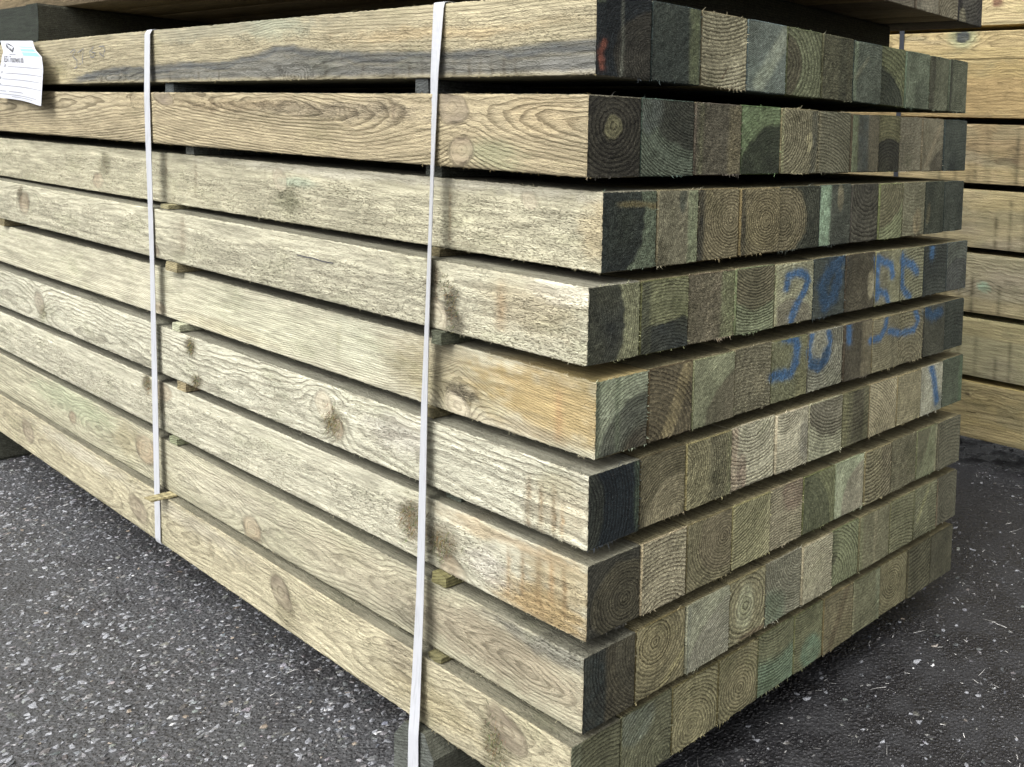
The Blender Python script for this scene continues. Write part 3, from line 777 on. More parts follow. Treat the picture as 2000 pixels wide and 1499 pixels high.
ORD = ["first", "second", "third", "fourth", "fifth", "sixth", "seventh", "eighth", "ninth", "tenth", "eleventh"]
LAYER = ["top layer", "second layer down", "third layer down", "fourth layer down", "fifth layer down", "sixth layer down",
         "third layer up", "second layer up", "bottom layer"]
FRONT_LABEL = [
 "long corner beam of the top layer, tan with a blue-grey stain streak",
 "long corner beam of the second layer down, flame-grained with dark knots",
 "long corner beam of the third layer down, pale and woolly with two knots",
 "long corner beam of the fourth layer down, pale with a dark torn knot",
 "long corner beam of the fifth layer down, fine-grained and orange near its end",
 "long corner beam of the sixth layer down, whitish with brown drips at its end",
 "long corner beam third from the bottom, orange-stained below its torn brown knot",
 "long corner beam second from the bottom, swirl-grained with two round eye knots",
 "lowest long corner beam, yellowish, lying directly on the bearers",
]
for r in range(9):
    zt_f = lambda x, y, r=r: ztop(r, x, y)
    for c in range(11):
        x0, x1 = BX[r][c], BX[r][c + 1]
        if c == 0:
            x0 = EX[r]
        jt, jb, jy = rng.normal() * .0009, rng.normal() * .0005, rng.normal() * .0016
        if c == 0:
            jt = jb = jy = 0
        g0, g1 = (0.0 if c == 0 else .0006), .0004
        y0 = EY[r] + jy
        ztf = lambda x, y, r=r, j=jt: ztop(r, x, y) + min(j, .0004)
        zbf = lambda x, y, r=r, j=jb: zbot(r, x, y) + max(j, 0)
        seed = 100 + r * 13 + c
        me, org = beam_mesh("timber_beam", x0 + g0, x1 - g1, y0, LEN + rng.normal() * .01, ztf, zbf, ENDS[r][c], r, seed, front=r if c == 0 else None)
        o = link("timber_beam", me, TIMBER, loc=org)
        if c == 0:
            tag(o, FRONT_LABEL[r], "timber beam", "beams of the strapped timber stack")
        else:
            tag(o, f"{ENDS[r][c][0]} beam end, {ORD[c]} from the front corner in the {LAYER[r]}", "timber beam", "beams of the strapped timber stack")
        fringe(o, x0, x1, y0, ztf, zbf, org, ENDS[r][c], seed, rng.choice([6, 16, 30, 60]) * (.5 + ENDS[r][c][8])+ 6, r if c == 0 else None)

# furry torn grain beside the knots, and one drying check
TUFTS = {3: [(.325, .40, .016, .030, 130), (.345, .70, .012, .014, 60)],
         5: [(.715, .42, .028, .022, 170), (1.335, .80, .014, .016, 90), (1.31, .15, .014, .012, 70)],
         6: [(.455, .55, .030, .030, 260), (.365, .42, .030, .022, 220), (1.585, .85, .014, .020, 100), (1.53, .5, .02, .03, 90)],
         8: [(.18, .45, .022, .032, 150)]}
fronts = {o['label']: o for o in C.objects if o.get('label') in FRONT_LABEL}
for r, lst in TUFTS.items():
    par = fronts[FRONT_LABEL[r]]
    r_, d_, l_, c_ = [], [], [], []
    for (ty, tv, sy, sz, n) in lst:
        for k in range(n):
            y = ty + rng.normal() * sy * .6
            z0_ = zbot(r, 0, y)
            z = np.clip(z0_ + tv * (ZT[r] - ZB[r]) + rng.normal() * sz * .6, z0_ + .004, z0_ + .112)
            r_.append((EX[r] + .0006 - par.location.x, y - par.location.y, z - par.location.z))
            d_.append((-.55, rng.normal() * .5 - .2, -.8 + rng.normal() * .45))
            l_.append(.003 + abs(rng.normal()) * .0042)
            c_.append(lin((132 + rng.normal() * 14, 122 + rng.normal() * 10, 86)) * K_FRONT * (.35 + .75 * rng.random()))
    me = fibre_mesh("torn_grain", r_, d_, l_, .00045, np.array(c_))
    o = link("torn_grain", me, FIBRE, par)
    o['kind'] = 'stuff'

# ------------------------------------------------------------------ small sawn pieces: spacer battens and bearers
def stick_mesh(name, P0, P1, wy, zt, zb, rgb, seed, chamfer=0.0, end_rgb=None, kf=None):
    """A batten lying across the stack (along x) from P0 to P1 = (x, y centre)."""
    kf = kf or K_FRONT
    xs = np.array([0, .0015, .006, .012, .02, .035, .06, .12, .3, .6, .9, .985, 1.0])
    Lx = P1[0] - P0[0]
    ch = chamfer
    if ch > 0:
        prof = [(-.5, .0), (-.5, .35), (-.5, .68), (-.5 + ch, 1.0), (0, 1.0), (.5 - ch, 1.0), (.5, .68), (.5, .35), (.5, 0), (0, 0)]
    else:
        prof = [(-.5, .06), (-.5, .5), (-.5, .94), (-.46, 1.), (0, 1.), (.46, 1.), (.5, .94), (.5, .5), (.5, .06), (.46, 0), (0, 0), (-.46, 0)]
    prof = np.array(prof)
    n, k = len(xs), len(prof)
    X = np.repeat(P0[0] + xs * Lx, k)
    yc = np.repeat(P0[1] + xs * (P1[1] - P0[1]), k)
    Y = yc + np.tile(prof[:, 0], n) * wy
    pv = np.tile(prof[:, 1], n)
    Z = zb(X, Y) + (zt(X, Y) - zb(X, Y)) * pv
    X = X + np.where(np.repeat(xs, k) < 1e-6, .0012 * fbm(Y * 90, Z * 90, 0, seed, 2), 0)
    V = np.stack([X, Y, Z], 1)
    i, j = np.meshgrid(np.arange(n - 1), np.arange(k), indexing='ij')
    a = (i * k + j).ravel(); b_ = (i * k + (j + 1) % k).ravel()
    Q = np.stack([a, a + k, b_ + k, b_], 1)
    # end caps as quad fans round a centre line
    caps = []
    for base in (0, (n - 1) * k):
        ring_i = np.arange(k) + base
        c_i = len(V)
        V = np.concatenate([V, V[ring_i].mean(0)[None]])
        for q in range(0, k, 2):
            t4 = [c_i, ring_i[q], ring_i[(q + 1) % k], ring_i[(q + 2) % k]]
            caps.append(t4 if base == 0 else t4[::-1])
    Q = np.concatenate([Q, np.array(caps)])
    org = np.array([P0[0], P0[1], float(zb(P0[0], P0[1]))])
    me = mesh_quads(name, V - org, Q, smooth=False)
    m = len(V)
    nz = fbm(V[:, 0] * 20, V[:, 1] * 60, V[:, 2] * 60, seed)
    col = np.tile(lin(rgb) * kf, (m, 1)) * (1 + .25 * nz)[:, None]
    if end_rgb is not None:
        col[:k] = lin(end_rgb) * kf
        col[n * k] = lin(end_rgb) * kf
    attr(me, "wood_colour", 'FLOAT_COLOR', np.concatenate([np.clip(col, .004, 1), np.ones((m, 1))], 1))
    attr(me, "wood", 'FLOAT_VECTOR', np.stack([V[:, 2] * 190 + V[:, 1] * 60, np.full(m, .6), np.full(m, .5)], 1))
    me.materials.append(TIMBER)
    return me, org

# gap below layer g: (y far, y near, x of the visible end, colour, which)
BATTENS = {
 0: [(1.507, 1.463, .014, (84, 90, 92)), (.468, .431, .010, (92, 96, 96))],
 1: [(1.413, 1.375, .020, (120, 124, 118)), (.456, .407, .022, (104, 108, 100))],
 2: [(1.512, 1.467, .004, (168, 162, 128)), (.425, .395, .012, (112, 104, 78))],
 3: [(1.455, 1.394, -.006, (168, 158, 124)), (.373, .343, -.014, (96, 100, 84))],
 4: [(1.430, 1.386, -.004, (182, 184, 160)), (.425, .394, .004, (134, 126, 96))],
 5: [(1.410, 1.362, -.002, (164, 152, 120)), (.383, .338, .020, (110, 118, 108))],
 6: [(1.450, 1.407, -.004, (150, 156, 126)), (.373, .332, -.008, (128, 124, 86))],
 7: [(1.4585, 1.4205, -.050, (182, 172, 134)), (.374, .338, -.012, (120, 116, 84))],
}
BT_LABEL = {
 (0, 0): "dark spacer batten under the top layer, just right of the far strap",
 (0, 1): "grey spacer batten under the top layer, just left of the near strap",
 (1, 0): "grey spacer batten below the second layer down, right of the far strap",
 (1, 1): "grey spacer batten below the second layer down, behind the near strap",
 (2, 0): "pale spacer batten below the third layer down, touching the far strap",
 (2, 1): "small spacer batten below the third layer down, behind the near strap",
 (3, 0): "tan spacer batten below the fourth layer down, right of the far strap",
 (3, 1): "dark chipped spacer batten below the torn knot, right of the near strap",
 (4, 0): "whitish spacer batten below the fifth layer down, right of the far strap",
 (4, 1): "ochre spacer batten below the fifth layer down, behind the near strap",
 (5, 0): "brown spacer batten below the sixth layer down, right of the far strap",
 (5, 1): "recessed grey-green spacer batten below the sixth layer down, right of the near strap",
 (6, 0): "pale green spacer batten two gaps above the ground, right of the far strap",
 (6, 1): "yellow-green spacer batten under the orange-stained beam, right of the near strap",
 (7, 0): "spacer batten sticking out in front of the far strap above the lowest beam",
 (7, 1): "mossy spacer batten on the lowest beam, right of the near strap",
}
for g, lst in BATTENS.items():
    for k, (ya, yb, xe, rgb) in enumerate(lst):
        ztf = lambda x, y, g=g: zbot(g, x, y) - .0003
        zbf = lambda x, y, g=g: ztop(g + 1, x, y) + .0006
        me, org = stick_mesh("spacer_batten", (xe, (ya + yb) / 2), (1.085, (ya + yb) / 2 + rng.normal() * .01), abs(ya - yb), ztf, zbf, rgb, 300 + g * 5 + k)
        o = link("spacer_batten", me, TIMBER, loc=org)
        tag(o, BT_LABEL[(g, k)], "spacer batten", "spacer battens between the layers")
me, org = stick_mesh("spacer_batten", (-.004, 2.665), (1.08, 2.66), .05, lambda x, y: zbot(3, x, y) - .0003, lambda x, y: ztop(4, x, y) + .0006, (150, 140, 108), 351)
o = link("spacer_batten", me, TIMBER, loc=org)
tag(o, "spacer batten end at the left edge of the photo, below the fourth layer", "spacer batten", "spacer battens between the layers")

for k, (xa, yc, wy, lab, ch) in enumerate([(-.030, .385, .118, "grey weathered bearer under the stack, crossed by the near white strap", .26),
                                           (-.010, 2.875, .11, "dark bearer under the far left end of the stack", 0.0)]):
    me, org = stick_mesh("timber_bearer", (xa, yc), (1.12, yc), wy, lambda x, y: zbot(8, x, y) - .0006, lambda x, y: 0 * x + .0005, (92, 94, 84), 400 + k, chamfer=ch, end_rgb=(98, 102, 98))
    o = link("timber_bearer", me, TIMBER, loc=org)
    tag(o, lab, "timber bearer", "bearers carrying the stack")

# ------------------------------------------------------------------ the bundle above
UZ0, UZ1 = 1.4085, 1.522
UB = [.082, .190, .292, .394, .492, .590, .676, .766, .876, .978, 1.066, 1.184]
UPPER_ENDS = [("x", (110, 98, 76), None, .3, .4, 0, .5, 6, .4, [])] * 7 + [
 ("grey-brown", (88, 80, 70), None, .3, 1.5, 0, .3, 6, .4, []),
 ("pale taupe", (112, 104, 90), None, .2, 1.5, 0, .2, 6, .3, [('v', .0, .2, (88, 82, 72)), ('v', .93, 1., (66, 52, 34))]),
 ("ringed taupe", (100, 92, 76), None, .9, -.2, 0, .8, 7, .3, []),
 ("dark chipped", (56, 54, 54), None, .2, 1.2, 0, .6, 8, .4, [('e', .15, .05, .16, .28, (110, 104, 84)), ('e', .05, .35, .1, .12, (30, 28, 26))])]
UL = {0: "front beam of the bundle above, only its lower edge showing at the top left",
      7: "grey-brown beam end of the bundle above, leftmost at the top right",
      8: "pale taupe beam end of the bundle above, at the top right",
      9: "ringed taupe beam end of the bundle above, next to the chipped corner",
      10: "dark chipped corner beam end of the bundle above, at the top right"}
for c in range(11):
    y0 = .030 + rng.normal() * .002
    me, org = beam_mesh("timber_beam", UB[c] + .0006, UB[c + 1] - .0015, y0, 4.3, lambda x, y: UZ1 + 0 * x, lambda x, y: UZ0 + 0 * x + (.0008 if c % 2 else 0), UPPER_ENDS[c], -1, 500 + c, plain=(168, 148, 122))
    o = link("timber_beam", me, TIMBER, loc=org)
    tag(o, UL.get(c, "shadowed underside of a beam in the bundle above, over the dark gap"), "timber beam", "beams of the bundle above")
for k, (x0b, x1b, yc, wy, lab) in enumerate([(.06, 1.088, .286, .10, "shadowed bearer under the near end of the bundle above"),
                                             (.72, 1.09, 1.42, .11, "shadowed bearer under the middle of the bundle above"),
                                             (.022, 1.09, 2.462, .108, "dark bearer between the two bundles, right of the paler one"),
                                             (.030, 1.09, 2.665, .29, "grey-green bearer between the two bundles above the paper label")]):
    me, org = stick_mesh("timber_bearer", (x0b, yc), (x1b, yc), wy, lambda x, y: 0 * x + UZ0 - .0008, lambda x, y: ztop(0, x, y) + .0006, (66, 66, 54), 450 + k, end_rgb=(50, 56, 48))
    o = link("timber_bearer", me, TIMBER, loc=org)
    tag(o, lab, "timber bearer", "bearers between the two bundles")

# ------------------------------------------------------------------ the stack across the aisle
XB = 2.0
BACK = [(.108, .305, (176, 160, 108), "lowest sawn beam of the stack across the aisle, yellow-tan"),
        (.327, .528, (172, 166, 126), "second beam up in the stack across the aisle, cracked and drip-stained"),
        (.550, .755, (168, 160, 126), "third beam up in the stack across the aisle, with a pale green knot"),
        (.777, .977, (170, 158, 118), "beam level with the blue digits in the stack across the aisle, drip-stained"),
        (1.000, 1.203, (160, 140, 100), "brown-grained beam of the stack across the aisle, fifth up"),
        (1.226, 1.424, (182, 156, 102), "orange-brown beam of the stack across the aisle, directly under another beam"),
        (1.4255, 1.520, (200, 178, 124), "yellow beam of the stack across the aisle, with a green-ringed blue knot"),
        (1.540, 1.735, (214, 194, 142), "topmost beam of the stack across the aisle, pale with a swirled knot")]
def back_mesh(name, y0, y1, z0, z1, rgb, seed, k):
    ny, nv = 170, 22
    yy, vv = np.meshgrid(np.concatenate([np.linspace(y0, 1.6, 150), np.linspace(1.65, y1, 20)]), np.linspace(0, 1, nv), indexing='ij')
    y, v = yy.ravel(), vv.ravel()
    h = z1 - z0
    n1 = fbm(y * 3, v * 1.5, seed, seed); n2 = fbm(y * 14, v * 5, seed, seed + 3); n3 = fbm(y * 60, v * 16, seed, seed + 4)
    x = XB + .0006 * n2 + np.where((v < .01) | (v > .99), .002, 0)
    z = z0 + v * h
    V = np.stack([x, y, z], 1)
    Q = [grid_faces(ny, nv)]
    m = len(V)
    d = .75  # depth stretched so no light shows through the gaps between rows
    ex = []
    for yv in (y0, y1):
        for (xv, zv) in ((XB + .002, z0), (XB + d, z0), (XB + d, z1), (XB + .002, z1)):
            ex.append((xv, yv, zv))
    V = np.concatenate([V, np.array(ex)])
    o = m
    Q.append(np.array([[o, o + 1, o + 5, o + 4], [o + 1, o + 2, o + 6, o + 5], [o + 2, o + 3, o + 7, o + 6], [o, o + 3, o + 2, o + 1], [o + 4, o + 5, o + 6, o + 7]]))
    col = np.tile(lin(rgb), (m, 1))
    ring = (np.hypot(.04 + .02 * n1, (v - .55) * h + .006 * n2)) / .008 + .3 * n2
    def bl(a, c):
        nonlocal col
        col = col * (1 - a[:, None]) + lin(c) * a[:, None]
    bl(sstep(.1, .7, n1) * .55, (156, 146, 126))
    bl(sstep(.62, .72, v + .08 * n1) * .35 if k % 2 else sstep(.4, .3, v + .08 * n1) * .4, (196, 176, 112))
    rg = random.Random(seed)
    for q in range(16):                                    # resin and rain drips
        py, v1, wd = rg.uniform(.1, 1.1), rg.uniform(.4, 1), rg.uniform(.003, .007)
        if k in (5, 6, 7, 0):
            continue
        bl(np.clip(np.exp(-((y - py + .003 * n3) / wd) ** 2) * sstep(v1 + .05, v1 - .1, v) * (.6 + .3 * n3), 0, .85), (86, 78, 52))
    KN = {2: [(.409, .46, .026, .018, (150, 178, 150))], 6: [(.538, .82, .03, .022, (58, 66, 78))], 7: [(.411, .38, .022, .018, (140, 100, 76))], 4: [(.34, .4, .05, .012, (110, 92, 66))], 1: [(.42, .5, .006, .004, (80, 60, 44))], 0: [(.45, .75, .008, .005, (70, 54, 40))]}
    for (ky, kv, ry, rz, c) in KN.get(k, []):
        dd = np.hypot((y - ky) / ry, (v - kv) * h / rz) + .15 * n3
        ring = ring + 2.4 * np.exp(-(dd / 2.2) ** 2)
        if k == 6:
            bl(sstep(2.6, 1.1, dd) * .6, (160, 178, 138))
        bl(sstep(1.1, .8, dd) * .9, c)
    bl(np.clip(sstep(.1, .8, n2 + .5 * n1) * .4, 0, 1), (130, 126, 96))
    lum = (col @ np.array([.3, .6, .1]))[:, None]
    col = lum + (col - lum) * .86
    col = np.clip(col * (1 + .12 * n1 + .1 * n2)[:, None], .01, 1) * K_FRONT * .82
    col = np.concatenate([col, np.tile(lin(rgb) * K_FRONT, (8, 1))])
    ring = np.concatenate([ring, np.zeros(8)])
    rs = np.concatenate([np.full(m, {3: .2, 1: .25}.get(k, .5)), np.zeros(8)])
    wl = np.concatenate([np.full(m, .3), np.full(8, .3)])
    org = np.array([XB, y0, z0])
    me = mesh_quads(name, V - org, np.concatenate(Q), smooth=False)
    attr(me, "wood_colour", 'FLOAT_COLOR', np.concatenate([col, np.ones((len(col), 1))], 1))
    attr(me, "wood", 'FLOAT_VECTOR', np.stack([ring, rs, wl], 1))
    me.materials.append(TIMBER)
    return me, org
for k, (z0, z1, rgb, lab) in enumerate(BACK):
    me, org = back_mesh("timber_beam", -.35 + random.uniform(-.02, .02), 4.6, z0, z1, rgb, 600 + k, k)
    o = link("timber_beam", me, TIMBER, loc=org)
    tag(o, lab, "timber beam", "beams of the stack across the aisle")

for k, (yc, lab) in enumerate([(-.12, "bearer under the near end of the stack across the aisle"), (1.35, "bearer under the stack across the aisle, deep in its shadow")]):
    me, org = stick_mesh("timber_bearer", (XB + .03, yc), (XB + .74, yc), .11, lambda x, y: 0 * x + .1075, lambda x, y: 0 * x + .0005, (92, 90, 74), 700 + k)
    o = link("timber_bearer", me, TIMBER, loc=org)
    tag(o, lab, "timber bearer", "bearers of the stack across the aisle")

# ------------------------------------------------------------------ straps
def strap_material(name, rgb, rough):
    m, t, P = new_mat(name)
    b = NB(t)
    tc = b.n("ShaderNodeTexCoord")
    n = b.noise(b.scale(tc.outputs["Object"], (60, 200, 25)), 1.0, 4.0)
    g = b.noise(b.scale(tc.outputs["Object"], (6, 700, 6)), 1.0, 2.0)
    c = b.mix(b.rng(n, .50, .74, 0, .5), tuple(rgb) + (1,), (rgb[0] * .55, rgb[1] * .55, rgb[2] * .55, 1))
    c = b.mix(b.rng(g, .55, .75, 0, .16), c, (rgb[0] * .6, rgb[1] * .6, rgb[2] * .62, 1))
    b.l(c, P.inputs["Base Color"])
    P.inputs["Roughness"].default_value = rough
    bp = b.n("ShaderNodeBump"); bp.inputs["Strength"].default_value = .25; bp.inputs["Distance"].default_value = .0006
    b.l(b.m('ADD', n, g), bp.inputs["Height"]); b.l(bp.outputs[0], P.inputs["Normal"])
    return m
STRAP = strap_material("white_strapping", (.43, .44, .465), .40)
BSTRAP = strap_material("dark_strapping", (.010, .013, .020), .75)

def ribbon(name, pts, width, thick, m):
    """pts: (x, y, z, twist degrees) with the ribbon's width along y at twist 0 and its face towards -x."""
    P = np.array(pts, float)
    # resample
    seg = np.concatenate([[0], np.cumsum(np.linalg.norm(np.diff(P[:, :3], axis=0), axis=1))])
    s = np.unique(np.concatenate([np.arange(0, seg[-1], .012), seg]))
    R = np.stack([np.interp(s, seg, P[:, k]) for k in range(4)], 1)
    ctr = R[:, :3]
    tan = np.gradient(ctr, axis=0); tan /= np.linalg.norm(tan, axis=1)[:, None]
    yv = np.tile(np.array([0, 1.0, 0]), (len(s), 1))
    yv -= tan * (yv * tan).sum(1)[:, None]; yv /= np.linalg.norm(yv, axis=1)[:, None]
    nv = np.cross(tan, yv)
    a = np.radians(R[:, 3])[:, None]
    wv = yv * np.cos(a) + nv * np.sin(a)
    fv = np.cross(tan, wv)
    V = []
    for (p, q) in ((-.5, -.5), (-.47, .5), (.47, .5), (.5, -.5)):
        V.append(ctr + wv * width * p + fv * thick * q)
    V = np.stack(V, 1).reshape(-1, 3)
    n = len(s)
    i, j = np.meshgrid(np.arange(n - 1), np.arange(4), indexing='ij')
    a_ = (i * 4 + j).ravel(); b_ = (i * 4 + (j + 1) % 4).ravel()
    Q = np.stack([a_, a_ + 4, b_ + 4, b_], 1)
    org = ctr[0]
    me = mesh_quads(name, V - org, Q, smooth=False)
    return link(name, me, m, loc=org)
zt0 = lambda x, y: ztop(0, x, y)
o = ribbon("strapping_band", [(1.0, 1.56, zt0(1.0, 1.56) + .0018, 0), (.05, 1.562, zt0(.05, 1.56) + .0018, 0), (.010, 1.562, zt0(.01, 1.56) + .0016, 0), (.0035, 1.562, zt0(0, 1.56) - .0005, 0), (-.001, 1.562, zt0(0, 1.56) - .010, 0), (-.0085, 1.545, 1.15, 0), (-.0095, 1.538, 1.06, 0), (-.0105, 1.519, .77, 4),
                              (-.0125, 1.505, .50, 0), (-.0175, 1.482, .225, 0), (-.0185, 1.477, .125, 0), (-.0165, 1.477, zbot(8, 0, 1.5) - .001, 0), (.0, 1.477, zbot(8, 0, 1.5) - .0018, 0), (.5, 1.477, zbot(8, .5, 1.5) - .0018, 0)], .031, .0012, STRAP)
tag(o, "far white strap, crossing the stack nearer the paper label", "strap", "white straps round the stack")
o = ribbon("strapping_band", [(1.0, .388, zt0(1.0, .39) + .0018, 0), (.05, .388, zt0(.05, .39) + .0018, 0), (.010, .388, zt0(.01, .39) + .0016, 0), (.0035, .388, zt0(0, .39) - .0005, 0), (.0018, .388, zt0(0, .39) - .010, 2), (-.0050, .386, 1.19, 10), (-.0090, .383, 1.03, 22), (-.0128, .381, .92, 22), (-.0128, .387, .78, 19.5),
                              (-.0125, .393, .64, 13.5), (-.0150, .3915, .48, 11), (-.0190, .388, .33, 9.5), (-.0265, .384, .18, 5), (-.0300, .381, .135, 3), (-.0335, .379, .098, 2), (-.0340, .378, .05, 0), (-.0340, .378, .002, 0)], .0310, .0012, STRAP)
tag(o, "near white strap, half twisted, running down over the grey bearer", "strap", "white straps round the stack")
o = ribbon("strapping_band", [(XB - .004, .786, 1.74, 0), (XB - .004, .786, 1.3, 0), (XB - .004, .786, .11, 0)], .020, .001, BSTRAP)
tag(o, "dark strap on the stack across the aisle, at the top right", "strap")

# ------------------------------------------------------------------ paper label hanging on the top beam
def paper_material():
    m, t, P = new_mat("label_paper")
    b = NB(t)
    tc = b.n("ShaderNodeTexCoord")
    n = b.noise(b.scale(tc.outputs["Object"], (14, 14, 14)), 1.0, 3.0)
    b.l(b.mix(b.rng(n, .4, .7), (.50, .515, .565, 1), (.56, .57, .61, 1)), P.inputs["Base Color"])
    P.inputs["Roughness"].default_value = .55
    bp = b.n("ShaderNodeBump"); bp.inputs["Strength"].default_value = .4; bp.inputs["Distance"].default_value = .004
    b.l(n, bp.inputs["Height"]); b.l(bp.outputs[0], P.inputs["Normal"])
    return m
def ink_material(name, rgb):
    m, t, P = new_mat(name)
    b = NB(t)
    tc = b.n("ShaderNodeTexCoord")
    n = b.noise(b.scale(tc.outputs["Object"], (500, 500, 500)), 1.0, 2.0)
    b.l(b.mix(b.rng(n, .3, .7), tuple(rgb) + (1,), tuple(min(1, c * 1.5 + .02) for c in rgb) + (1,)), P.inputs["Base Color"])
    P.inputs["Roughness"].default_value = .7
    return m
PAPER = paper_material()
INK = ink_material("black_ink", (.035, .035, .04))
INKG = ink_material("green_ink", (.16, .40, .32))
RULE = ink_material("grey_rule", (.20, .205, .22))
PENCIL = ink_material("grey_crayon", (.085, .09, .10))
LW, LH = .40, .172                     # label width and height
LY1, LZT = 2.640, 1.300                 # its upper left corner as seen
def paper_pt(a, h, lift=0.0):
    """a across (0 left .. 1 right), h down (0 top .. 1 bottom) -> a point of the curled sheet."""
    a, h = np.asarray(a, float), np.asarray(h, float)
    yl = np.interp(h, [0, .2, .4, .65, 1], [2.614, 2.552, 2.556, 2.590, 2.586])       # the two side edges wave as the sheet curls
    yr = np.interp(h, [0, .17, .28, .45, .7, 1], [2.349, 2.268, 2.195, 2.175, 2.169, 2.165])
    y = yl + (yr - yl) * a
    out = np.interp(h, [0, .12, .3, .5, 1], [.0, .010, .020, .022, .026])
    x = -.006 - out * (.55 + .45 * a) - .005 * np.sin(a * 6.0 + 2 * h) * h - .004 * (1 - a)
    z = 1.304 - .007 * a - h * (.165 + .014 * a) + .003 * np.sin(a * 3.1) * h
    return np.stack([x - lift, y, z], -1)
na, nh = 40, 30
A, H = np.meshgrid(np.linspace(0, 1, na), np.linspace(0, 1, nh), indexing='ij')
V1 = paper_pt(A.ravel(), H.ravel()); V2 = V1 + np.array([.0004, 0, 0])
org = V1[0].copy()
me = mesh_quads("paper_label", np.concatenate([V1, V2]) - org, np.concatenate([grid_faces(na, nh), grid_faces(na, nh, na * nh, True)]))
LAB = link("paper_label", me, PAPER, loc=org)
tag(LAB, "white curled delivery label stapled to the top beam at the left edge", "paper label")
def on_paper(name, quads2d, m, lift=.0005):
    V, Q = [], []
    for q in quads2d:
        k = len(V)
        V += list(q)
        Q.append([k, k + 1, k + 2, k + 3])
    V = np.array(V)
    me = mesh_quads(name, paper_pt(V[:, 0], V[:, 1], lift) - org, np.array(Q), smooth=False)
    return link(name, me, m, LAB)
def bar(a0, h0, a1, h1, n=8, slope=0.0):
    out = []
    for k in range(n):
        s0, s1 = a0 + (a1 - a0) * k / n, a0 + (a1 - a0) * (k + 1) / n
        out.append([(s0, h0), (s0, h1), (s1, h1), (s1, h0)])
    return out
on_paper("printed_rule", bar(.20, .452, .98, .463) + bar(.17, .562, .98, .573) + bar(.14, .662, .98, .673) + bar(.12, .772, .98, .783)
         + bar(.02, .868, .20, .882) + bar(.26, .868, .54, .882) + bar(.02, .920, .90, .932) + bar(.30, .952, .80, .962), RULE)['kind'] = 'stuff'
on_paper("printed_band", bar(.54, .10, .95, .120) + bar(.54, .145, .96, .19) + bar(.54, .205, .97, .27), INKG)['kind'] = 'stuff'
def poly2d(pts):
    return [[pts[0], pts[1], pts[2], pts[3]]]
# the emblem: a slanting dark box outline with a pale ridge inside
on_paper("printed_emblem", poly2d([(.15, .05), (.15, .125), (.30, .225), (.30, .165)]) + poly2d([(.15, .05), (.30, .10), (.40, .125), (.27, .05)]) + poly2d([(.40, .125), (.35, .125), (.28, .19), (.30, .225)]), INK)
on_paper("printed_rule", bar(.20, .245, .37, .254, 3), INK)
on_paper("printed_rule", poly2d([(.48, .19), (.48, .255), (.488, .255), (.488, .19)]), INK)
def paper_text(name, body, a, h, size, width, m=INK):
    cu = bpy.data.curves.new(name, 'FONT')
    cu.body = body
    cu.size = 1.0
    cu.resolution_u = 2
    tmp = bpy.data.objects.new(name + "_source", cu)
    C.objects.link(tmp)
    dg = bpy.context.evaluated_depsgraph_get()
    me = tmp.evaluated_get(dg).to_mesh()
    co = np.empty(len(me.vertices) * 3, np.float32)
    me.vertices.foreach_get("co", co)
    co = co.reshape(-1, 3)
    faces = [tuple(p.vertices) for p in me.polygons]
    tmp.evaluated_get(dg).to_mesh_clear()
    bpy.data.objects.remove(tmp)
    bpy.data.curves.remove(cu)
    sx = width / (co[:, 0].max() * size)
    out = bpy.data.meshes.new(name)
    out.from_pydata([tuple(p) for p in (paper_pt(a + co[:, 0] * size * sx / LW, h - co[:, 1] * size / LH, .0006) - org)], [], faces)
    return link(name, out, m, LAB)
paper_text("printed_text", "RESA Treatment ltd", .07, .385, .027, .185)
paper_text("printed_text", "Date", .10, .462, .014, 0.024)
paper_text("printed_text", "pcs", .08, .572, .014, 0.018)
paper_text("printed_text", "Size", .06, .672, .014, 0.022)
paper_text("printed_text", "Pack no", .03, .782, .014, 0.034)
# the staple that holds it
me = mesh_quads("staple", np.array([[x, y, z] for x in (-.004, -.0025) for (y, z) in ((-.006, -.0007), (.006, -.0007), (.006, .0007), (-.006, .0007))]),
                np.array([[0, 1, 2, 3], [4, 7, 6, 5], [0, 4, 5, 1], [1, 5, 6, 2], [2, 6, 7, 3], [3, 7, 4, 0]]), False)
link("staple", me, STRAP, LAB, loc=Vector((0.0, 2.36, LZT - .005)) - Vector(org))

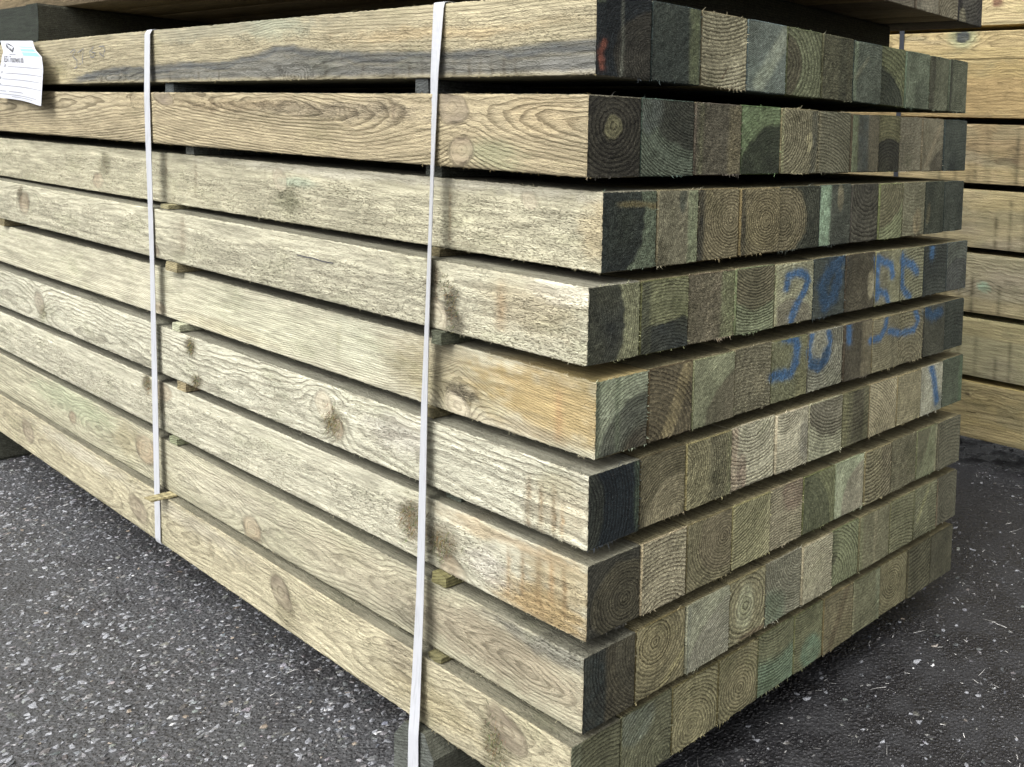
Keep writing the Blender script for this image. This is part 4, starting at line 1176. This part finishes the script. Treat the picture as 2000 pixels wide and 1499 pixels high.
# handwritten numerals on the top beam, chalked thinly on the wood
def strokes(name, lines, x, half, m, parent):
    V, Q = [], []
    for ln in lines:
        P = np.array(ln, float)
        t = np.gradient(P, axis=0); t /= np.linalg.norm(t, axis=1)[:, None] + 1e-9
        nrm = np.stack([-t[:, 1], t[:, 0]], 1)
        k = len(V)
        for p, q in zip(P, nrm):
            V += [(x, p[0] + q[0] * half * 1.6, p[1] + q[1] * half), (x, p[0] - q[0] * half * 1.6, p[1] - q[1] * half)]
        for i in range(len(P) - 1):
            Q.append([k + 2 * i, k + 2 * i + 2, k + 2 * i + 3, k + 2 * i + 1])
    me = mesh_quads(name, np.array(V) - np.array(parent.location), np.array(Q), False)
    return link(name, me, m, parent)
TOPBEAM = [o for o in C.objects if o.get('label') == FRONT_LABEL[0]][0]
for numeral in [[[(2.085, 1.26), (2.056, 1.268), (2.045, 1.265), (2.066, 1.251), (2.035, 1.239), (2.036, 1.223), (2.056, 1.218)]],
                [[(2.029, 1.259), (1.987, 1.269), (1.996, 1.244), (1.997, 1.231)]], [[(2.016, 1.228), (2.006, 1.231)]],
                [[(1.917, 1.272), (1.944, 1.259), (1.939, 1.247), (1.918, 1.245), (1.904, 1.256), (1.931, 1.259)]],
                [[(1.877, 1.271), (1.849, 1.272), (1.842, 1.26), (1.852, 1.246), (1.878, 1.256)]]]:
    strokes("crayon_numeral", numeral, EX[0] - .0026, .0012, PENCIL, TOPBEAM)

P4 = fronts[FRONT_LABEL[3]]
zc = lambda y, v: zbot(3, 0, y) + v * .114
strokes("drying_check", [[(.835, zc(.835, .66)), (.80, zc(.80, .655)), (.775, zc(.775, .66)), (.74, zc(.74, .64)), (.70, zc(.70, .645))]], EX[3] - .0016, .0010, INK, P4)

# ------------------------------------------------------------------ ground
def asphalt_material():
    m, t, P = new_mat("asphalt")
    b = NB(t)
    tc = b.n("ShaderNodeTexCoord")
    ob = tc.outputs["Object"]
    v1 = b.n("ShaderNodeTexVoronoi"); v1.inputs["Scale"].default_value = 130; b.l(ob, v1.inputs["Vector"])
    v2 = b.n("ShaderNodeTexVoronoi"); v2.inputs["Scale"].default_value = 75; b.l(ob, v2.inputs["Vector"])
    big = b.noise(ob, 2.2, 4.0)
    mid = b.noise(ob, 9.0, 4.0)
    fine = b.noise(ob, 420.0, 3.0, .65)
    grit = b.noise(ob, 150.0, 3.0, .6)
    x, y, z = b.sep(ob)
    # rain stands on the aisle side of the stack; the open side has dried
    wet = b.rng(b.m('ADD', b.m('SUBTRACT', x, y), b.m('MULTIPLY', b.m('SUBTRACT', big, .5), .9)), -.25, .55, .30, 1.0)
    chip = b.rng(v1.outputs["Distance"], .50, .30)
    hue = b.sep(v1.outputs["Color"])[0]
    grey = b.rng(hue, 0, 1, .045, .12, False)
    cc = b.n("ShaderNodeCombineColor")
    for k, f in enumerate((1.0, .97, .99)):
        b.l(b.m('MULTIPLY', grey, f), cc.inputs[k])
    col = b.mix(b.m('MULTIPLY', chip, .40), b.mix(b.rng(grit, .35, .65), (.032, .0325, .0345, 1), (.064, .065, .068, 1)), cc.outputs[0])
    col = b.mix(b.rng(fine, .60, .76, 0, .6), col, (.13, .125, .12, 1))
    col = b.mix(b.rng(mid, .42, .68, 0, .6), col, b.mix(1.0, col, (.60, .56, .56, 1), 'MULTIPLY'))
    col = b.mix(b.rng(wet, .3, 1.0, .15, .95), col, b.mix(1.0, col, (.36, .35, .365, 1), 'MULTIPLY'))
    b.l(col, P.inputs["Base Color"])
    film = b.m('MULTIPLY', wet, b.rng(mid, .40, .62))
    b.l(b.rng(film, 0, 1, .58, .16, False), P.inputs["Roughness"])
    P.inputs["Specular IOR Level"].default_value = .5
    h = b.m('ADD', b.m('MULTIPLY', chip, .8), b.m('MULTIPLY', grit, .9))
    h = b.m('ADD', h, b.m('MULTIPLY', fine, .35))
    h = b.m('ADD', h, b.m('MULTIPLY', b.rng(v2.outputs["Distance"], .1, .6), .6))
    bp = b.n("ShaderNodeBump"); bp.inputs["Strength"].default_value = .85; bp.inputs["Distance"].default_value = .004
    b.l(h, bp.inputs["Height"]); b.l(bp.outputs[0], P.inputs["Normal"])
    return m
ASPH = asphalt_material()
me = mesh_quads("ground", np.array([[-60, -60, 0], [60, -60, 0], [60, 60, 0], [-60, 60, 0]], float), np.array([[0, 1, 2, 3]]), False)
g = link("ground", me, ASPH)
g['kind'] = 'structure'

def stone_material():
    m, t, P = new_mat("road_chipping")
    b = NB(t)
    ac = b.n("ShaderNodeAttribute", attribute_name="stone_colour")
    tc = b.n("ShaderNodeTexCoord")
    n = b.noise(tc.outputs["Object"], 380.0, 4.0, .65)
    b.l(b.mix(1.0, ac.outputs["Color"], b.mix(b.rng(n, .3, .7), (.55, .55, .55, 1), (1.35, 1.35, 1.35, 1)), 'MULTIPLY'), P.inputs["Base Color"])
    b.l(b.rng(n, .3, .7, .16, .5), P.inputs["Roughness"])
    bp = b.n("ShaderNodeBump"); bp.inputs["Strength"].default_value = .6; bp.inputs["Distance"].default_value = .0015
    b.l(n, bp.inputs["Height"]); b.l(bp.outputs[0], P.inputs["Normal"])
    return m
STONE = stone_material()
ph = (1 + 5 ** .5) / 2
ICO = np.array([(-1, ph, 0), (1, ph, 0), (-1, -ph, 0), (1, -ph, 0), (0, -1, ph), (0, 1, ph), (0, -1, -ph), (0, 1, -ph), (ph, 0, -1), (ph, 0, 1), (-ph, 0, -1), (-ph, 0, 1)]) / math.hypot(1, ph)
IF = np.array([(0, 11, 5), (0, 5, 1), (0, 1, 7), (0, 7, 10), (0, 10, 11), (1, 5, 9), (5, 11, 4), (11, 10, 2), (10, 7, 6), (7, 1, 8), (3, 9, 4), (3, 4, 2), (3, 2, 6), (3, 6, 8), (3, 8, 9), (4, 9, 5), (2, 4, 11), (6, 2, 10), (8, 6, 7), (9, 8, 1)])
def stones(name, xy, size, cols, lift, flat):
    n = len(xy)
    V = ICO[None] * (1 + .32 * rng.normal(size=(n, 12, 1)))
    V = V * np.stack([size * (.75 + .6 * rng.random(n)), size * (.6 + .4 * rng.random(n)), size * flat * (.7 + .6 * rng.random(n))], 1)[:, None]
    a = rng.random(n) * 6.283
    ca, sa = np.cos(a)[:, None], np.sin(a)[:, None]
    x, y, z = V[..., 0], V[..., 1], V[..., 2]
    tl = rng.normal(size=(n, 1)) * .22
    z = z + x * tl
    V = np.stack([x * ca - y * sa + xy[:, :1], x * sa + y * ca + xy[:, 1:2], z + lift * size[:, None]], -1).reshape(-1, 3)
    F = (np.arange(n)[:, None, None] * 12 + IF[None]).reshape(-1, 3)
    me = mesh_quads(name, V, F, smooth=False)
    attr(me, "stone_colour", 'FLOAT_COLOR', np.repeat(np.concatenate([cols, np.ones((n, 1))], 1), 12, 0))
    o = link(name, me, STONE)
    o['kind'] = 'stuff'
    return o
def scatter(n, x0, x1, y0, y1):
    return np.stack([x0 + (x1 - x0) * rng.random(n), y0 + (y1 - y0) * rng.random(n)], 1)
xy = np.concatenate([scatter(26000, -1.1, .12, .15, 3.2), scatter(2600, .1, 2.1, -.75, .35), scatter(1500, 1.05, 2.3, .3, 1.6)])
n = len(xy)
size = np.clip(.0018 + .0015 * rng.gamma(1.7, .9, n), .0015, .0072)
dens = fbm(xy[:, 0] * 2.2, xy[:, 1] * 2.2, 0, 5)
keep = (dens + .6 * rng.random(n)) > -.25
keep &= ~((xy[:, 0] > .15) & (rng.random(n) < .35))
xy, size = xy[keep], size[keep]
n = len(xy)
gv = .06 + .14 * rng.random(n) ** 1.8
tint = np.stack([gv * (1 + .05 * rng.normal(size=n)), gv, gv * (1.02 + .06 * rng.normal(size=n))], 1)
odd = rng.random(n)
tint[odd < .008] = (.46, .46, .46)
tint[(odd > .06) & (odd < .36)] = (.20, .205, .22)
tint[(odd > .02) & (odd < .03)] = (.24, .20, .16)
stones("asphalt_chippings", xy, size, np.clip(tint, .02, .6), -.08, .40)

# shavings and splinters on the aisle side, whitened to stand in for wet glints
n = 1070
xy = np.concatenate([scatter(900, .2, 2.1, -.7, .25), scatter(120, 1.1, 2.0, .2, 1.0), scatter(50, -.9, 0, .3, 2.4)])
r_ = np.concatenate([xy, np.full((n, 1), .0022)], 1)
ang = rng.normal(size=n) * .9 + .6
d_ = np.stack([np.cos(ang), np.sin(ang), rng.normal(size=n) * .05], 1)
l_ = .002 + .007 * rng.gamma(1.0, .9, n)
c_ = np.clip(np.array([.44, .43, .41]) * (.25 + 1.7 * rng.random((n, 1)) ** 1.5), 0, .85)
me = fibre_mesh("splinters_and_glints", r_, d_, l_, .0008, c_)
me.materials.clear()
m_, t_, P_ = new_mat("wet_splinter_glint")
b_ = NB(t_)
b_.l(b_.n("ShaderNodeAttribute", attribute_name="wood_colour").outputs["Color"], P_.inputs["Base Color"])
P_.inputs["Roughness"].default_value = .28
me.materials.append(m_)
o = link("splinters_and_glints", me, m_)
o['kind'] = 'stuff'
